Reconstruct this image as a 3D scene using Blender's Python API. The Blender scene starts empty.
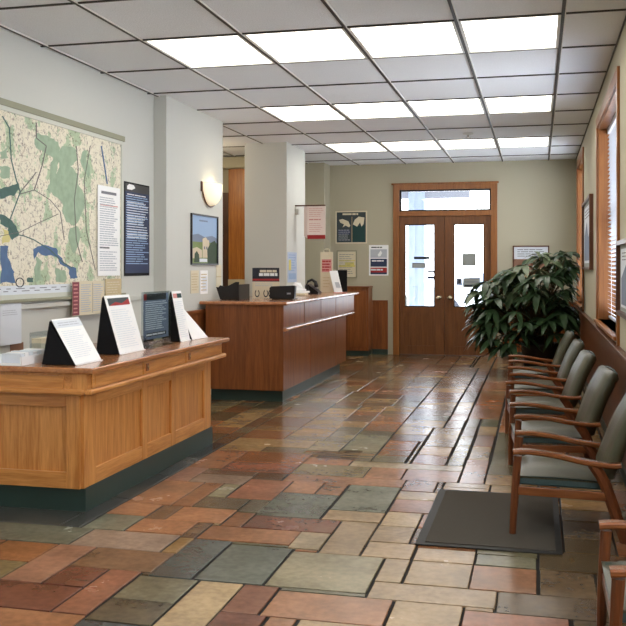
import bpy, bmesh, math, random
from mathutils import Vector, Matrix
R = math.radians
C = bpy.context.scene.collection
rng = random.Random(7)

# ------------------------------------------------------------------ camera
EYE = 1.5
YAW = math.atan(225/920)
cam_d = bpy.data.cameras.new('camera'); cam = bpy.data.objects.new('camera', cam_d); C.objects.link(cam)
cam.location = (0, 0, EYE); cam.rotation_euler = (R(90), 0, YAW)
cam_d.sensor_width = 36; cam_d.lens = 36*920/626; cam_d.shift_y = -46/626
cam_d.clip_start = .05; cam_d.clip_end = 200
bpy.context.scene.camera = cam
# ------------------------------------------------------------------ world, exposure
w = bpy.data.worlds.new('world'); bpy.context.scene.world = w; w.use_nodes = True
w.node_tree.nodes['Background'].inputs[0].default_value = (.89, .94, 1, 1)
w.node_tree.nodes['Background'].inputs[1].default_value = 7.0
vs = bpy.context.scene.view_settings
vs.view_transform = 'Standard'; vs.look = 'None'; vs.gamma = 1; vs.exposure = 0.4
LAMP = 3.6        # emission of the ceiling diffusers

# ------------------------------------------------------------------ materials
def srgb(r, g, b):
    f = lambda c: (c/255/12.92) if c/255 <= .04045 else ((c/255+.055)/1.055)**2.4
    return (f(r), f(g), f(b), 1)

def mat(name, col, rough=.6, spec=.4, metal=0, bump=0, bscale=60, var=0, vscale=3, emis=None, es=0, alpha=1, coat=0):
    m = bpy.data.materials.new(name); m.use_nodes = True
    nt = m.node_tree; N = nt.nodes; L = nt.links; b = N['Principled BSDF']
    b.inputs['Base Color'].default_value = col
    b.inputs['Roughness'].default_value = rough
    b.inputs['Specular IOR Level'].default_value = spec
    b.inputs['Metallic'].default_value = metal
    b.inputs['Coat Weight'].default_value = coat
    tc = N.new('ShaderNodeTexCoord')
    if var:
        n = N.new('ShaderNodeTexNoise'); n.inputs['Scale'].default_value = vscale; n.inputs['Detail'].default_value = 5
        L.new(tc.outputs['Object'], n.inputs['Vector'])
        x = N.new('ShaderNodeMix'); x.data_type = 'RGBA'
        x.inputs[6].default_value = tuple(c*(1-var) for c in col[:3])+(1,)
        x.inputs[7].default_value = tuple(min(1, c*(1+var)) for c in col[:3])+(1,)
        L.new(n.outputs['Fac'], x.inputs[0]); L.new(x.outputs[2], b.inputs['Base Color'])
    if bump:
        n = N.new('ShaderNodeTexNoise'); n.inputs['Scale'].default_value = bscale; n.inputs['Detail'].default_value = 4
        L.new(tc.outputs['Object'], n.inputs['Vector'])
        bp = N.new('ShaderNodeBump'); bp.inputs['Strength'].default_value = bump; bp.inputs['Distance'].default_value = .01
        L.new(n.outputs['Fac'], bp.inputs['Height']); L.new(bp.outputs[0], b.inputs['Normal'])
    if emis:
        b.inputs['Emission Color'].default_value = emis; b.inputs['Emission Strength'].default_value = es
    return m

def wood(name, c1, c2, axis='Z', rough=.35, scale=1.0, coat=.25, spec=.4):
    m = bpy.data.materials.new(name); m.use_nodes = True
    nt = m.node_tree; N = nt.nodes; L = nt.links; b = N['Principled BSDF']
    b.inputs['Roughness'].default_value = rough; b.inputs['Coat Weight'].default_value = coat
    b.inputs['Coat Roughness'].default_value = .25; b.inputs['Specular IOR Level'].default_value = spec
    tc = N.new('ShaderNodeTexCoord'); mp = N.new('ShaderNodeMapping')
    s = {'X': (1.6, 26, 26), 'Y': (26, 1.6, 26), 'Z': (26, 26, 1.6)}[axis]
    mp.inputs['Scale'].default_value = tuple(k*scale for k in s)
    L.new(tc.outputs['Object'], mp.inputs[0])
    n = N.new('ShaderNodeTexNoise'); n.inputs['Scale'].default_value = 1.0; n.inputs['Detail'].default_value = 7
    n.inputs['Roughness'].default_value = .65; n.inputs['Distortion'].default_value = .8
    L.new(mp.outputs[0], n.inputs['Vector'])
    n2 = N.new('ShaderNodeTexNoise'); n2.inputs['Scale'].default_value = 5.0; n2.inputs['Detail'].default_value = 3
    L.new(mp.outputs[0], n2.inputs['Vector'])
    ad = N.new('ShaderNodeMath'); ad.operation = 'MULTIPLY_ADD'; ad.inputs[1].default_value = .35
    L.new(n2.outputs['Fac'], ad.inputs[0]); L.new(n.outputs['Fac'], ad.inputs[2])
    r = N.new('ShaderNodeValToRGB')
    r.color_ramp.elements[0].position = .48; r.color_ramp.elements[0].color = c2
    r.color_ramp.elements[1].position = .82; r.color_ramp.elements[1].color = c1
    L.new(ad.outputs[0], r.inputs[0]); L.new(r.outputs[0], b.inputs['Base Color'])
    bp = N.new('ShaderNodeBump'); bp.inputs['Strength'].default_value = .12; bp.inputs['Distance'].default_value = .004
    L.new(ad.outputs[0], bp.inputs['Height']); L.new(bp.outputs[0], b.inputs['Normal'])
    return m

M = {}
M['wall'] = mat('wall_paint', srgb(208, 209, 203), .75, .25, bump=.05, bscale=120)
M['wall2'] = mat('wall_paint_beige', srgb(184, 178, 156), .75, .25, bump=.05, bscale=120)
M['tile_c'] = mat('acoustic_tile', srgb(236, 239, 243), .9, .1, bump=.5, bscale=140, var=.10, vscale=90)
M['grid'] = mat('ceiling_grid', srgb(62, 60, 58), .5, .3)
M['gridw'] = mat('light_grid_white', srgb(225, 225, 220), .4, .4)
M['lamp'] = mat('lamp_diffuser', srgb(250, 245, 225), .5, .3, emis=(1, .95, .86, 1), es=LAMP)
oc1, oc2 = srgb(216, 152, 84), srgb(178, 112, 52)
M['oakZ'] = wood('oak_vertical', oc1, oc2, 'Z'); M['oakY'] = wood('oak_along', oc1, oc2, 'Y'); M['oakX'] = wood('oak_across', oc1, oc2, 'X')
M['oaktop'] = wood('oak_top', srgb(186, 124, 74), srgb(150, 92, 52), 'Y', rough=.22, coat=.6)
cc1, cc2 = srgb(146, 86, 44), srgb(112, 60, 28)
M['cherZ'] = wood('cherry_vertical', cc1, cc2, 'Z', scale=.7); M['cherY'] = wood('cherry_along', cc1, cc2, 'Y', scale=.7); M['cherX'] = wood('cherry_across', cc1, cc2, 'X', scale=.7)
M['chertop'] = wood('cherry_top', srgb(190, 130, 88), srgb(160, 100, 62), 'Y', rough=.2, coat=.8)
M['doorZ'] = wood('door_wood', srgb(126, 78, 40), srgb(96, 55, 25), 'Z', scale=.8)
M['casing'] = wood('casing_wood', srgb(160, 102, 50), srgb(130, 76, 34), 'Z')
M['orange'] = wood('orange_panel', srgb(196, 124, 48), srgb(160, 92, 32), 'Z')
M['chairw'] = wood('chair_wood', srgb(136, 80, 42), srgb(100, 54, 28), 'X', rough=.25, coat=.6)
M['chairwZ'] = wood('chair_wood_leg', srgb(116, 64, 34), srgb(84, 44, 23), 'Z', rough=.3, coat=.4)
M['wains'] = wood('wainscot_wood', srgb(108, 62, 34), srgb(80, 42, 22), 'Z')
M['darkw'] = wood('dark_wood', srgb(84, 46, 24), srgb(58, 30, 15), 'Z')
M['green'] = mat('green_kickboard', srgb(48, 66, 60), .35, .45)
M['vinyl'] = mat('green_vinyl', srgb(68, 67, 48), .34, .5, bump=.10, bscale=220, var=.12, vscale=4)
M['vinyl_s'] = mat('blue_green_vinyl_side', srgb(62, 82, 82), .4, .5)
M['black'] = mat('black_plastic', srgb(24, 24, 26), .4, .45)
M['blackm'] = mat('black_board', srgb(20, 21, 24), .7, .2)
M['white'] = mat('white_paper', srgb(246, 247, 248), .6, .3)
M['cream'] = mat('cream_paper', srgb(222, 212, 186), .6, .3)
M['tan'] = mat('tan_paper', srgb(204, 186, 148), .6, .3)
M['ink'] = mat('grey_ink', srgb(120, 122, 130), .6, .3)
M['inkl'] = mat('light_ink', srgb(188, 192, 202), .6, .3)
M['inkd'] = mat('dark_ink', srgb(45, 48, 58), .6, .3)
M['red'] = mat('red_ink', srgb(168, 52, 52), .6, .3)
M['redl'] = mat('pale_red_ink', srgb(214, 150, 146), .6, .3)
M['pinkp'] = mat('pinkish_paper', srgb(244, 226, 218), .5, .3)
M['mauve'] = mat('mauve_ink', srgb(138, 74, 84), .6, .3)
M['navy'] = mat('navy_ink', srgb(52, 62, 92), .6, .3)
M['teal'] = mat('teal_ink', srgb(34, 66, 66), .6, .3)
M['slate_p'] = mat('slate_ink', srgb(62, 72, 76), .6, .3)
M['sky_p'] = mat('sky_blue_ink', srgb(150, 176, 210), .6, .3)
M['cloud_p'] = mat('cloud_ink', srgb(222, 228, 236), .6, .3)
M['hill_p'] = mat('hill_ink', srgb(122, 134, 158), .6, .3)
M['sand_p'] = mat('sand_ink', srgb(206, 192, 164), .6, .3)
M['tree_p'] = mat('tree_ink', srgb(52, 72, 46), .6, .3, var=.3, vscale=40)
M['grass_p'] = mat('grass_ink', srgb(120, 138, 84), .6, .3, var=.2, vscale=30)
M['paleblue'] = mat('pale_blue_paper', srgb(176, 192, 216), .5, .3)
M['yellowp'] = mat('pale_yellow_ink', srgb(220, 208, 120), .6, .3)
M['steel'] = mat('brushed_steel', srgb(180, 176, 168), .28, .5, metal=1)
M['brass'] = mat('satin_knob', srgb(200, 186, 156), .25, .5, metal=1)
M['olive'] = mat('olive_frame', srgb(150, 150, 128), .5, .3)
M['framel'] = mat('pale_frame', srgb(206, 208, 198), .45, .3)
M['brownf'] = wood('brown_frame', srgb(104, 60, 36), srgb(74, 40, 22), 'Z')
M['matb'] = mat('mat_pile', srgb(88, 83, 76), .95, .1, bump=.8, bscale=400, var=.15, vscale=160)
M['mate'] = mat('mat_rubber', srgb(44, 43, 42), .6, .3)
M['grout'] = mat('grout', srgb(30, 27, 24), .8, .2)
M['blind'] = mat('blind_slat', srgb(196, 200, 208), .5, .4)
M['pot'] = mat('dark_pot', srgb(40, 34, 30), .5, .4)
M['soil'] = mat('soil', srgb(44, 32, 22), .95, .1)
M['bark'] = mat('stem_bark', srgb(96, 78, 52), .8, .2)
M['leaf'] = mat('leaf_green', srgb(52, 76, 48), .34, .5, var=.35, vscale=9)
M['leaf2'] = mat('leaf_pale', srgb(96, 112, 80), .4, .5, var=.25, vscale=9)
M['pave'] = mat('pavement', srgb(214, 216, 218), .9, .2, var=.08, vscale=2)
M['soffit'] = mat('soffit_board', srgb(160, 164, 176), .8, .2)
M['bluecol'] = mat('pale_blue_column', srgb(180, 196, 224), .7, .2)
M['noticeg'] = mat('grey_notice', srgb(160, 164, 160), .7, .2)
M['glassframe'] = mat('black_gasket', srgb(20, 18, 16), .5, .3)
M['phone'] = mat('phone_plastic', srgb(16, 17, 19), .3, .5)
M['shade'] = mat('sconce_glass', srgb(250, 240, 215), .4, .4, emis=(1, .86, .60, 1), es=.42)
M['pinkbr'] = mat('brown_label', srgb(140, 104, 84), .6, .3)

def glassy(name, tint=(1, 1, 1, 1), fac=.08, rough=.02):
    m = bpy.data.materials.new(name); m.use_nodes = True
    N = m.node_tree.nodes; L = m.node_tree.links; N.remove(N['Principled BSDF'])
    t = N.new('ShaderNodeBsdfTransparent'); t.inputs[0].default_value = tint
    g = N.new('ShaderNodeBsdfGlossy'); g.inputs['Roughness'].default_value = rough
    x = N.new('ShaderNodeMixShader'); x.inputs[0].default_value = fac
    L.new(t.outputs[0], x.inputs[1]); L.new(g.outputs[0], x.inputs[2]); L.new(x.outputs[0], N['Material Output'].inputs[0])
    return m
M['glass'] = glassy('window_glass', fac=.06)
M['acryl'] = glassy('clear_acrylic', (.88, .92, .93, 1), .14, .08)

def floor_mat():
    m = bpy.data.materials.new('slate_tiles'); m.use_nodes = True
    nt = m.node_tree; N = nt.nodes; L = nt.links; b = N['Principled BSDF']
    tc = N.new('ShaderNodeTexCoord'); at = N.new('ShaderNodeAttribute'); at.attribute_name = 'stone'
    n = N.new('ShaderNodeTexNoise'); n.inputs['Scale'].default_value = 2.6; n.inputs['Detail'].default_value = 5; n.inputs['Roughness'].default_value = .58
    L.new(tc.outputs['Object'], n.inputs['Vector'])
    # colour mottling
    hsv = N.new('ShaderNodeHueSaturation')
    mr = N.new('ShaderNodeMapRange'); mr.inputs['From Min'].default_value = .3; mr.inputs['From Max'].default_value = .7
    mr.inputs['To Min'].default_value = .68; mr.inputs['To Max'].default_value = 1.32
    L.new(n.outputs['Fac'], mr.inputs[0]); L.new(mr.outputs[0], hsv.inputs['Value'])
    L.new(at.outputs['Color'], hsv.inputs['Color'])
    n3 = N.new('ShaderNodeTexNoise'); n3.inputs['Scale'].default_value = 26; n3.inputs['Detail'].default_value = 5
    L.new(tc.outputs['Object'], n3.inputs['Vector'])
    mr3 = N.new('ShaderNodeMapRange'); mr3.inputs['From Min'].default_value = .35; mr3.inputs['From Max'].default_value = .65
    mr3.inputs['To Min'].default_value = .88; mr3.inputs['To Max'].default_value = 1.12
    L.new(n3.outputs['Fac'], mr3.inputs[0])
    mul = N.new('ShaderNodeMix'); mul.data_type = 'RGBA'; mul.blend_type = 'MULTIPLY'; mul.inputs[0].default_value = 1
    L.new(hsv.outputs[0], mul.inputs[6]); L.new(mr3.outputs[0], mul.inputs[7])
    # rusty / grey drift that runs across tiles
    n2 = N.new('ShaderNodeTexNoise'); n2.inputs['Scale'].default_value = 1.1; n2.inputs['Detail'].default_value = 3
    L.new(tc.outputs['Object'], n2.inputs['Vector'])
    r2 = N.new('ShaderNodeValToRGB'); r2.color_ramp.elements[0].position = .52; r2.color_ramp.elements[1].position = .75
    r2.color_ramp.elements[0].color = (0, 0, 0, 1); r2.color_ramp.elements[1].color = (.35, .35, .35, 1)
    L.new(n2.outputs['Fac'], r2.inputs[0])
    x = N.new('ShaderNodeMix'); x.data_type = 'RGBA'; x.inputs[7].default_value = srgb(150, 124, 96)
    L.new(r2.outputs[0], x.inputs[0]); L.new(mul.outputs[2], x.inputs[6]); L.new(x.outputs[2], b.inputs['Base Color'])
    rr = N.new('ShaderNodeMapRange'); rr.inputs['To Min'].default_value = .14; rr.inputs['To Max'].default_value = .34
    L.new(n.outputs['Fac'], rr.inputs[0]); L.new(rr.outputs[0], b.inputs['Roughness'])
    b.inputs['Specular IOR Level'].default_value = .42
    bp = N.new('ShaderNodeBump'); bp.inputs['Strength'].default_value = .18; bp.inputs['Distance'].default_value = .010
    L.new(n.outputs['Fac'], bp.inputs['Height'])
    bp2 = N.new('ShaderNodeBump'); bp2.inputs['Strength'].default_value = .10; bp2.inputs['Distance'].default_value = .0015
    L.new(n3.outputs['Fac'], bp2.inputs['Height']); L.new(bp.outputs[0], bp2.inputs['Normal']); L.new(bp2.outputs[0], b.inputs['Normal'])
    return m
M['slate'] = floor_mat()

def map_mat():
    m = bpy.data.materials.new('map_print'); m.use_nodes = True
    nt = m.node_tree; N = nt.nodes; L = nt.links; b = N['Principled BSDF']; b.inputs['Roughness'].default_value = .55
    tc = N.new('ShaderNodeTexCoord')
    v = N.new('ShaderNodeTexVoronoi'); v.feature = 'DISTANCE_TO_EDGE'; v.inputs['Scale'].default_value = 9
    n = N.new('ShaderNodeTexNoise'); n.inputs['Scale'].default_value = 34; n.inputs['Detail'].default_value = 4; n.inputs['Roughness'].default_value = .8
    L.new(tc.outputs['Object'], n.inputs['Vector']); L.new(tc.outputs['Object'], v.inputs['Vector'])
    r = N.new('ShaderNodeValToRGB'); e = r.color_ramp.elements
    e[0].position = .34; e[0].color = srgb(128, 118, 108); e[1].position = .47; e[1].color = srgb(232, 226, 206)
    L.new(n.outputs['Fac'], r.inputs[0])
    r2 = N.new('ShaderNodeValToRGB'); e = r2.color_ramp.elements
    e[0].position = .0; e[0].color = (.55, .46, .43, 1); e[1].position = .02; e[1].color = (1, 1, 1, 1)
    L.new(v.outputs['Distance'], r2.inputs[0])
    x = N.new('ShaderNodeMix'); x.data_type = 'RGBA'; x.blend_type = 'MULTIPLY'; x.inputs[0].default_value = .7
    n4 = N.new('ShaderNodeTexNoise'); n4.inputs['Scale'].default_value = 4.2; n4.inputs['Detail'].default_value = 6; n4.inputs['Roughness'].default_value = .65
    L.new(tc.outputs['Object'], n4.inputs['Vector'])
    r4 = N.new('ShaderNodeValToRGB'); r4.color_ramp.elements[0].position = .54; r4.color_ramp.elements[1].position = .57
    L.new(n4.outputs['Fac'], r4.inputs[0])
    y = N.new('ShaderNodeMix'); y.data_type = 'RGBA'; y.blend_type = 'MULTIPLY'; y.inputs[7].default_value = (.56, .74, .60, 1)
    L.new(r4.outputs[0], y.inputs[0]); L.new(r.outputs[0], y.inputs[6])
    L.new(y.outputs[2], x.inputs[6]); L.new(r2.outputs[0], x.inputs[7]); L.new(x.outputs[2], b.inputs['Base Color'])
    return m
M['map'] = map_mat()
M['mapg'] = mat('map_green', srgb(156, 178, 152), .55, .3, var=.30, vscale=14)
M['mapdg'] = mat('map_dark_green', srgb(74, 106, 100), .55, .3, var=.25, vscale=30)
M['mapb'] = mat('map_blue', srgb(84, 112, 150), .55, .3, var=.25, vscale=14)
M['mapl'] = mat('map_line', srgb(112, 108, 106), .55, .3)
M['mapy'] = mat('map_yellow', srgb(216, 206, 140), .55, .3)

# ------------------------------------------------------------------ mesh helpers
class MB:
    def __init__(self): self.bm = bmesh.new(); self.slots = []
    def mi(self, m):
        if m not in self.slots: self.slots.append(m)
        return self.slots.index(m)
    def box(self, a, b, m, bev=0, mtx=None, seg=2):
        x0, x1 = sorted((a[0], b[0])); y0, y1 = sorted((a[1], b[1])); z0, z1 = sorted((a[2], b[2]))
        vs = [self.bm.verts.new(p) for p in ((x0,y0,z0),(x1,y0,z0),(x1,y1,z0),(x0,y1,z0),(x0,y0,z1),(x1,y0,z1),(x1,y1,z1),(x0,y1,z1))]
        k = self.mi(m); fs = []
        for q in ((3,2,1,0),(4,5,6,7),(0,1,5,4),(1,2,6,5),(2,3,7,6),(3,0,4,7)):
            f = self.bm.faces.new([vs[i] for i in q]); f.material_index = k; fs.append(f)
        if bev:
            es = list({e for f in fs for e in f.edges})
            r = bmesh.ops.bevel(self.bm, geom=es, offset=bev, segments=seg, affect='EDGES', profile=.5, clamp_overlap=True)
            vs = list({v for f in r['faces'] for v in f.verts} | {v for v in vs if v.is_valid})
            for f in r['faces']: f.material_index = k
        if mtx is not None: bmesh.ops.transform(self.bm, matrix=mtx, verts=[v for v in vs if v.is_valid])
        return self
    def poly(self, pts, m):
        f = self.bm.faces.new([self.bm.verts.new(p) for p in pts]); f.material_index = self.mi(m); return f
    def prism(self, pts, off, m):
        """closed polygon pts extruded by vector off"""
        k = self.mi(m); off = Vector(off)
        a = [self.bm.verts.new(p) for p in pts]; b = [self.bm.verts.new(Vector(p)+off) for p in pts]
        n = len(pts); fs = [self.bm.faces.new(a), self.bm.faces.new(b[::-1])]
        for i in range(n): fs.append(self.bm.faces.new((a[(i+1) % n], a[i], b[i], b[(i+1) % n])))
        for f in fs: f.material_index = k
        bmesh.ops.recalc_face_normals(self.bm, faces=fs)
    def loft(self, rings, m, cap=True, smooth=False, closed=True):
        k = self.mi(m); rs = [[self.bm.verts.new(p) for p in r] for r in rings]; fs = []
        n = len(rs[0])
        for a, b in zip(rs, rs[1:]):
            for i in range(n if closed else n-1):
                fs.append(self.bm.faces.new((a[i], a[(i+1) % n], b[(i+1) % n], b[i])))
        if cap: fs.append(self.bm.faces.new(rs[0][::-1])); fs.append(self.bm.faces.new(rs[-1]))
        for f in fs: f.material_index = k; f.smooth = smooth
        bmesh.ops.recalc_face_normals(self.bm, faces=fs)
    def tube(self, pts, r, m, seg=8, smooth=True):
        pts = [Vector(p) for p in pts]; rings = []
        rr = r if isinstance(r, (list, tuple)) else [r]*len(pts)
        for i, p in enumerate(pts):
            d = (pts[min(i+1, len(pts)-1)]-pts[max(i-1, 0)]).normalized()
            u = d.cross(Vector((0, 0, 1)) if abs(d.z) < .9 else Vector((1, 0, 0))).normalized(); v = d.cross(u)
            rings.append([p+(u*math.cos(t)+v*math.sin(t))*rr[i] for t in [2*math.pi*j/seg for j in range(seg)]])
        self.loft(rings, m, True, smooth)
    def lathe(self, prof, m, seg=24, c=(0, 0, 0)):
        rings = [[(c[0]+r*math.cos(t), c[1]+r*math.sin(t), c[2]+z) for t in [2*math.pi*j/seg for j in range(seg)]] for r, z in prof]
        self.loft(rings, m, True, True)
    def build(self, name, parent=None, origin=None, smooth=False):
        """vertices are in world coordinates when origin/parent is given as world; origin None & parent -> local"""
        if origin is not None: bmesh.ops.translate(self.bm, vec=-Vector(origin), verts=self.bm.verts)
        me = bpy.data.meshes.new(name); self.bm.to_mesh(me); self.bm.free()
        for s in self.slots: me.materials.append(M[s])
        if smooth:
            for p in me.polygons: p.use_smooth = True
        o = bpy.data.objects.new(name, me); C.objects.link(o)
        if parent is not None: o.parent = parent
        elif origin is not None: o.location = origin
        return o

def tag(o, label=None, cat=None, group=None, kind=None):
    if label: o['label'] = label
    if cat: o['category'] = cat
    if group: o['group'] = group
    if kind: o['kind'] = kind
    return o
def thing(name, label, cat, loc, group=None, kind=None, rz=0):
    o = bpy.data.objects.new(name, None); C.objects.link(o); o.location = loc; o.rotation_euler = (0, 0, rz)
    o.empty_display_size = .1
    return tag(o, label, cat, group, kind)
def struct(o, label=None, cat=None): return tag(o, label, cat, kind='structure')
def copy_tree(o, parent=None):
    c = o.copy(); C.objects.link(c)
    if parent is not None: c.parent = parent
    for ch in list(o.children): copy_tree(ch, c)
    return c
def bx(name, a, b, m, parent=None, origin=None, bev=0):
    k = MB(); k.box(a, b, m, bev); return k.build(name, parent, origin)

# printed sheets: P = lower-left corner seen from the front, U right, V up, N towards viewer
class Sheet:
    def __init__(self, P, U, V, w, h, m, t=.004):
        self.P, self.U, self.V = Vector(P), Vector(U).normalized(), Vector(V).normalized()
        self.N = self.U.cross(self.V); self.w, self.h, self.k = w, h, MB(); self.t = t
        self.slab(0, 0, 1, 1, m, 0, t); self.top = t
    def slab(self, u0, v0, u1, v1, m, d0, d1):
        q = [self.P+self.U*(a*self.w)+self.V*(b*self.h)+self.N*d0 for a, b in ((u0, v0), (u1, v0), (u1, v1), (u0, v1))]
        self.k.prism(q, self.N*(d1-d0), m)
    def r(self, u0, v0, u1, v1, m, lift=.0012): self.slab(u0, v0, u1, v1, m, self.top-.0005, self.top+lift); return self
    def pg(self, pts, m, lift=.0016):
        q = [self.P+self.U*(a*self.w)+self.V*(b*self.h)+self.N*(self.top-.0003) for a, b in pts]
        self.k.prism(q, self.N*lift, m); return self
    def lines(self, u0, v0, u1, v1, n, m, seed=0, fill=.45, words=5, lift=.0018):
        g = random.Random(seed); st = (v1-v0)/n
        for i in range(n):
            y = v1-(i+.5)*st; x = u0; end = u1-g.random()*(u1-u0)*.3
            while x < end:
                wd = (u1-u0)/words*(.5+g.random()); e = min(x+wd, end)
                self.r(x, y-st*fill/2, e, y+st*fill/2, m, lift); x = e+(u1-u0)*.03
        return self
    def done(self, name, parent=None, origin=None): return self.k.build(name, parent, origin)

def frame_around(P, U, V, w, h, m, fw=.03, ft=.025, back=0):
    """four bars outside the w x h rectangle"""
    P, U, V = Vector(P), Vector(U).normalized(), Vector(V).normalized(); N = U.cross(V); k = MB()
    def bar(u0, v0, u1, v1):
        q = [P+U*a+V*b+N*back for a, b in ((u0, v0), (u1, v0), (u1, v1), (u0, v1))]; k.prism(q, N*ft, m)
    bar(-fw, -fw, w+fw, 0); bar(-fw, h, w+fw, h+fw); bar(-fw, 0, 0, h); bar(w, 0, w+fw, h)
    return k

# ------------------------------------------------------------------ the room
H = 3.26; YB = 15.65; XL = -3.86; XR = .61; Y0 = -2.5
# ---- floor: slate tiles traced in the foreground, filled on a cell grid elsewhere
def fp(u, v):
    a = (u-313)/920; c, s = math.cos(YAW), math.sin(YAW); rx, ry, rz = a*c-s, a*s+c, (267-v)/920
    t = -EYE/rz; return rx*t, ry*t
PAL = dict(
 gg=[(128,130,108),(118,126,112),(136,134,108)], bl=[(76,88,96),(84,96,98)], bg=[(102,114,108)], pk=[(168,118,96),(160,112,92)],
 rd=[(150,92,70),(158,98,74)], or_=[(172,116,78),(180,122,84),(164,108,72)], tn=[(182,154,112),(190,164,122),(176,148,110)],
 br=[(132,100,74),(122,96,74)], ol=[(104,98,78)], dr=[(126,72,56)], sp=[(158,138,126)], dk_shade=[(100,84,58),(108,88,62)], bd=[(58,66,70),(66,72,76)], by=[(172,154,122)], lg=[(152,146,116)])  # darkened brown entry has the lower-right floor shade painted into its colour
TR = [ # bottom-left pixel, top-right pixel, colour  (foreground tiles)
 (None,542.2,89.5,526.8,'gg',-3.7),(69,542.2,168.1,536.3,'sp',0),(84,524.3,145.7,517.4,'gg',0),(4.5,576,90.7,547.3,'pk',0),
 (None,576,12.8,537.8,'or_',-3.4),(43.5,583,96.6,567.7,'dr',0),(71.6,563.9,160,550.5,'br',0),(150,571.5,225.6,544.7,'bl',0),
 (None,600,70.3,586.9,'dr',-3.1),(48.6,609.9,140.6,574,'rd',0),(122.7,593.3,192.4,580.5,'gg',0),(89.5,615,169.4,602.2,'ol',0),
 (None,700,57.5,612.5,'or_',-3.1),(0,690,143,625,'bl',0),(151.5,624,238.4,586.4,'tn',0),(223,610,276.7,590.7,'rd',0),
 (195,579.2,283,548.6,'bg',0),(262.7,613.7,387.3,602.2,'or_',0),(190,650,263,614.5,'dr',0),(240,660,303,619,'or_',0),(290,640,378.4,626,'tn',0),
 (257.4,585.8,376.9,558.9,'lg',0),(202.6,539.6,294.6,532.7,'or_',0),(179.6,537,214,525.5,'br',0),(126.5,530.2,192.4,523,'or_',0),
 (170.7,519.2,233.3,512.8,'or_',0),(151.5,517.4,184.7,507.7,'br',0),(220.5,525,256.3,515.3,'or_',0),(243.5,526.8,333.7,521.7,'dr',0),
 (285.6,548.6,324.7,535.3,'by',0),(315.8,551.1,374.6,524.3,'tn',0),(369.5,539.6,418.8,528.6,'tn',0),(359.7,555.7,412.9,544.7,'tn',0),
 (375.8,524.3,425.7,514.8,'tn',0),(384.8,510.7,433.4,501.3,'pk',0),(372.5,578,405.2,560.8,'tn',0),(360.5,597.9,499.9,592,'tn',0),
 (355,670,463.1,610.7,'tn',0),(430,700,568,618.5,'rd',0),(407.8,558.8,471.2,551.8,'tn',0),(400.1,580.5,469.4,564.4,'tn',0),
 (469.5,563.8,539.3,557.5,'gg',0),(467.4,587.1,539,569.9,'or_',0),(540,592,596,574,'dk_shade',0),(498.2,613,596,599,'dk_shade',0),(540,569,600,558,'dk_shade',0),(563,553,610,541,'dk_shade',0),(563,539,612,524,'dk_shade',0),(563,522,612,512,'dk_shade',0),(600,612,660,575,'dk_shade',0),(575,690,660,615,'dk_shade',0),
 (123.5,500.5,196.3,483.4,'or_',0),(101.7,513.3,166.9,504.9,'or_',0),(169.5,504.3,218,485.2,'or_',0),(192.5,506.9,247.3,500.5,'ol',0),
 (205.1,496.7,235.8,487,'gg',0),(233.2,512,271.6,502.3,'ol',0),(226.8,498,289.5,481.3,'rd',0),(224.3,468,301,464,'rd',0),
 (200,481.3,248.6,478.3,'sp',0),(208,473.7,258,471,'br',0),(184.8,464.7,246,450.7,'or_',0),(161.8,479.3,207.8,467.3,'pk',0),
 (256.2,515,335.5,496.2,'bg',0),(289.5,490.3,317.6,484,'or_',0),(312.5,492.8,343.1,485.2,'or_',0),(327.8,508.2,397.5,489,'gg',0),
 (318.9,519.7,380.9,512,'tn',0),(281.8,480.8,401.3,480,'or_',0),(363,476.7,403.4,471,'or_',0),(401.3,480,443.5,473.7,'pk',0),
 (397.5,489,439.7,482,'pk',0),(392.4,500.5,437,492.8,'tn',0),(350.2,466,465.3,466.5,'by',0),(439.7,482,490.8,460.4,'pk',0),(340,450,392.4,435.3,'gg',0)]
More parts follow.
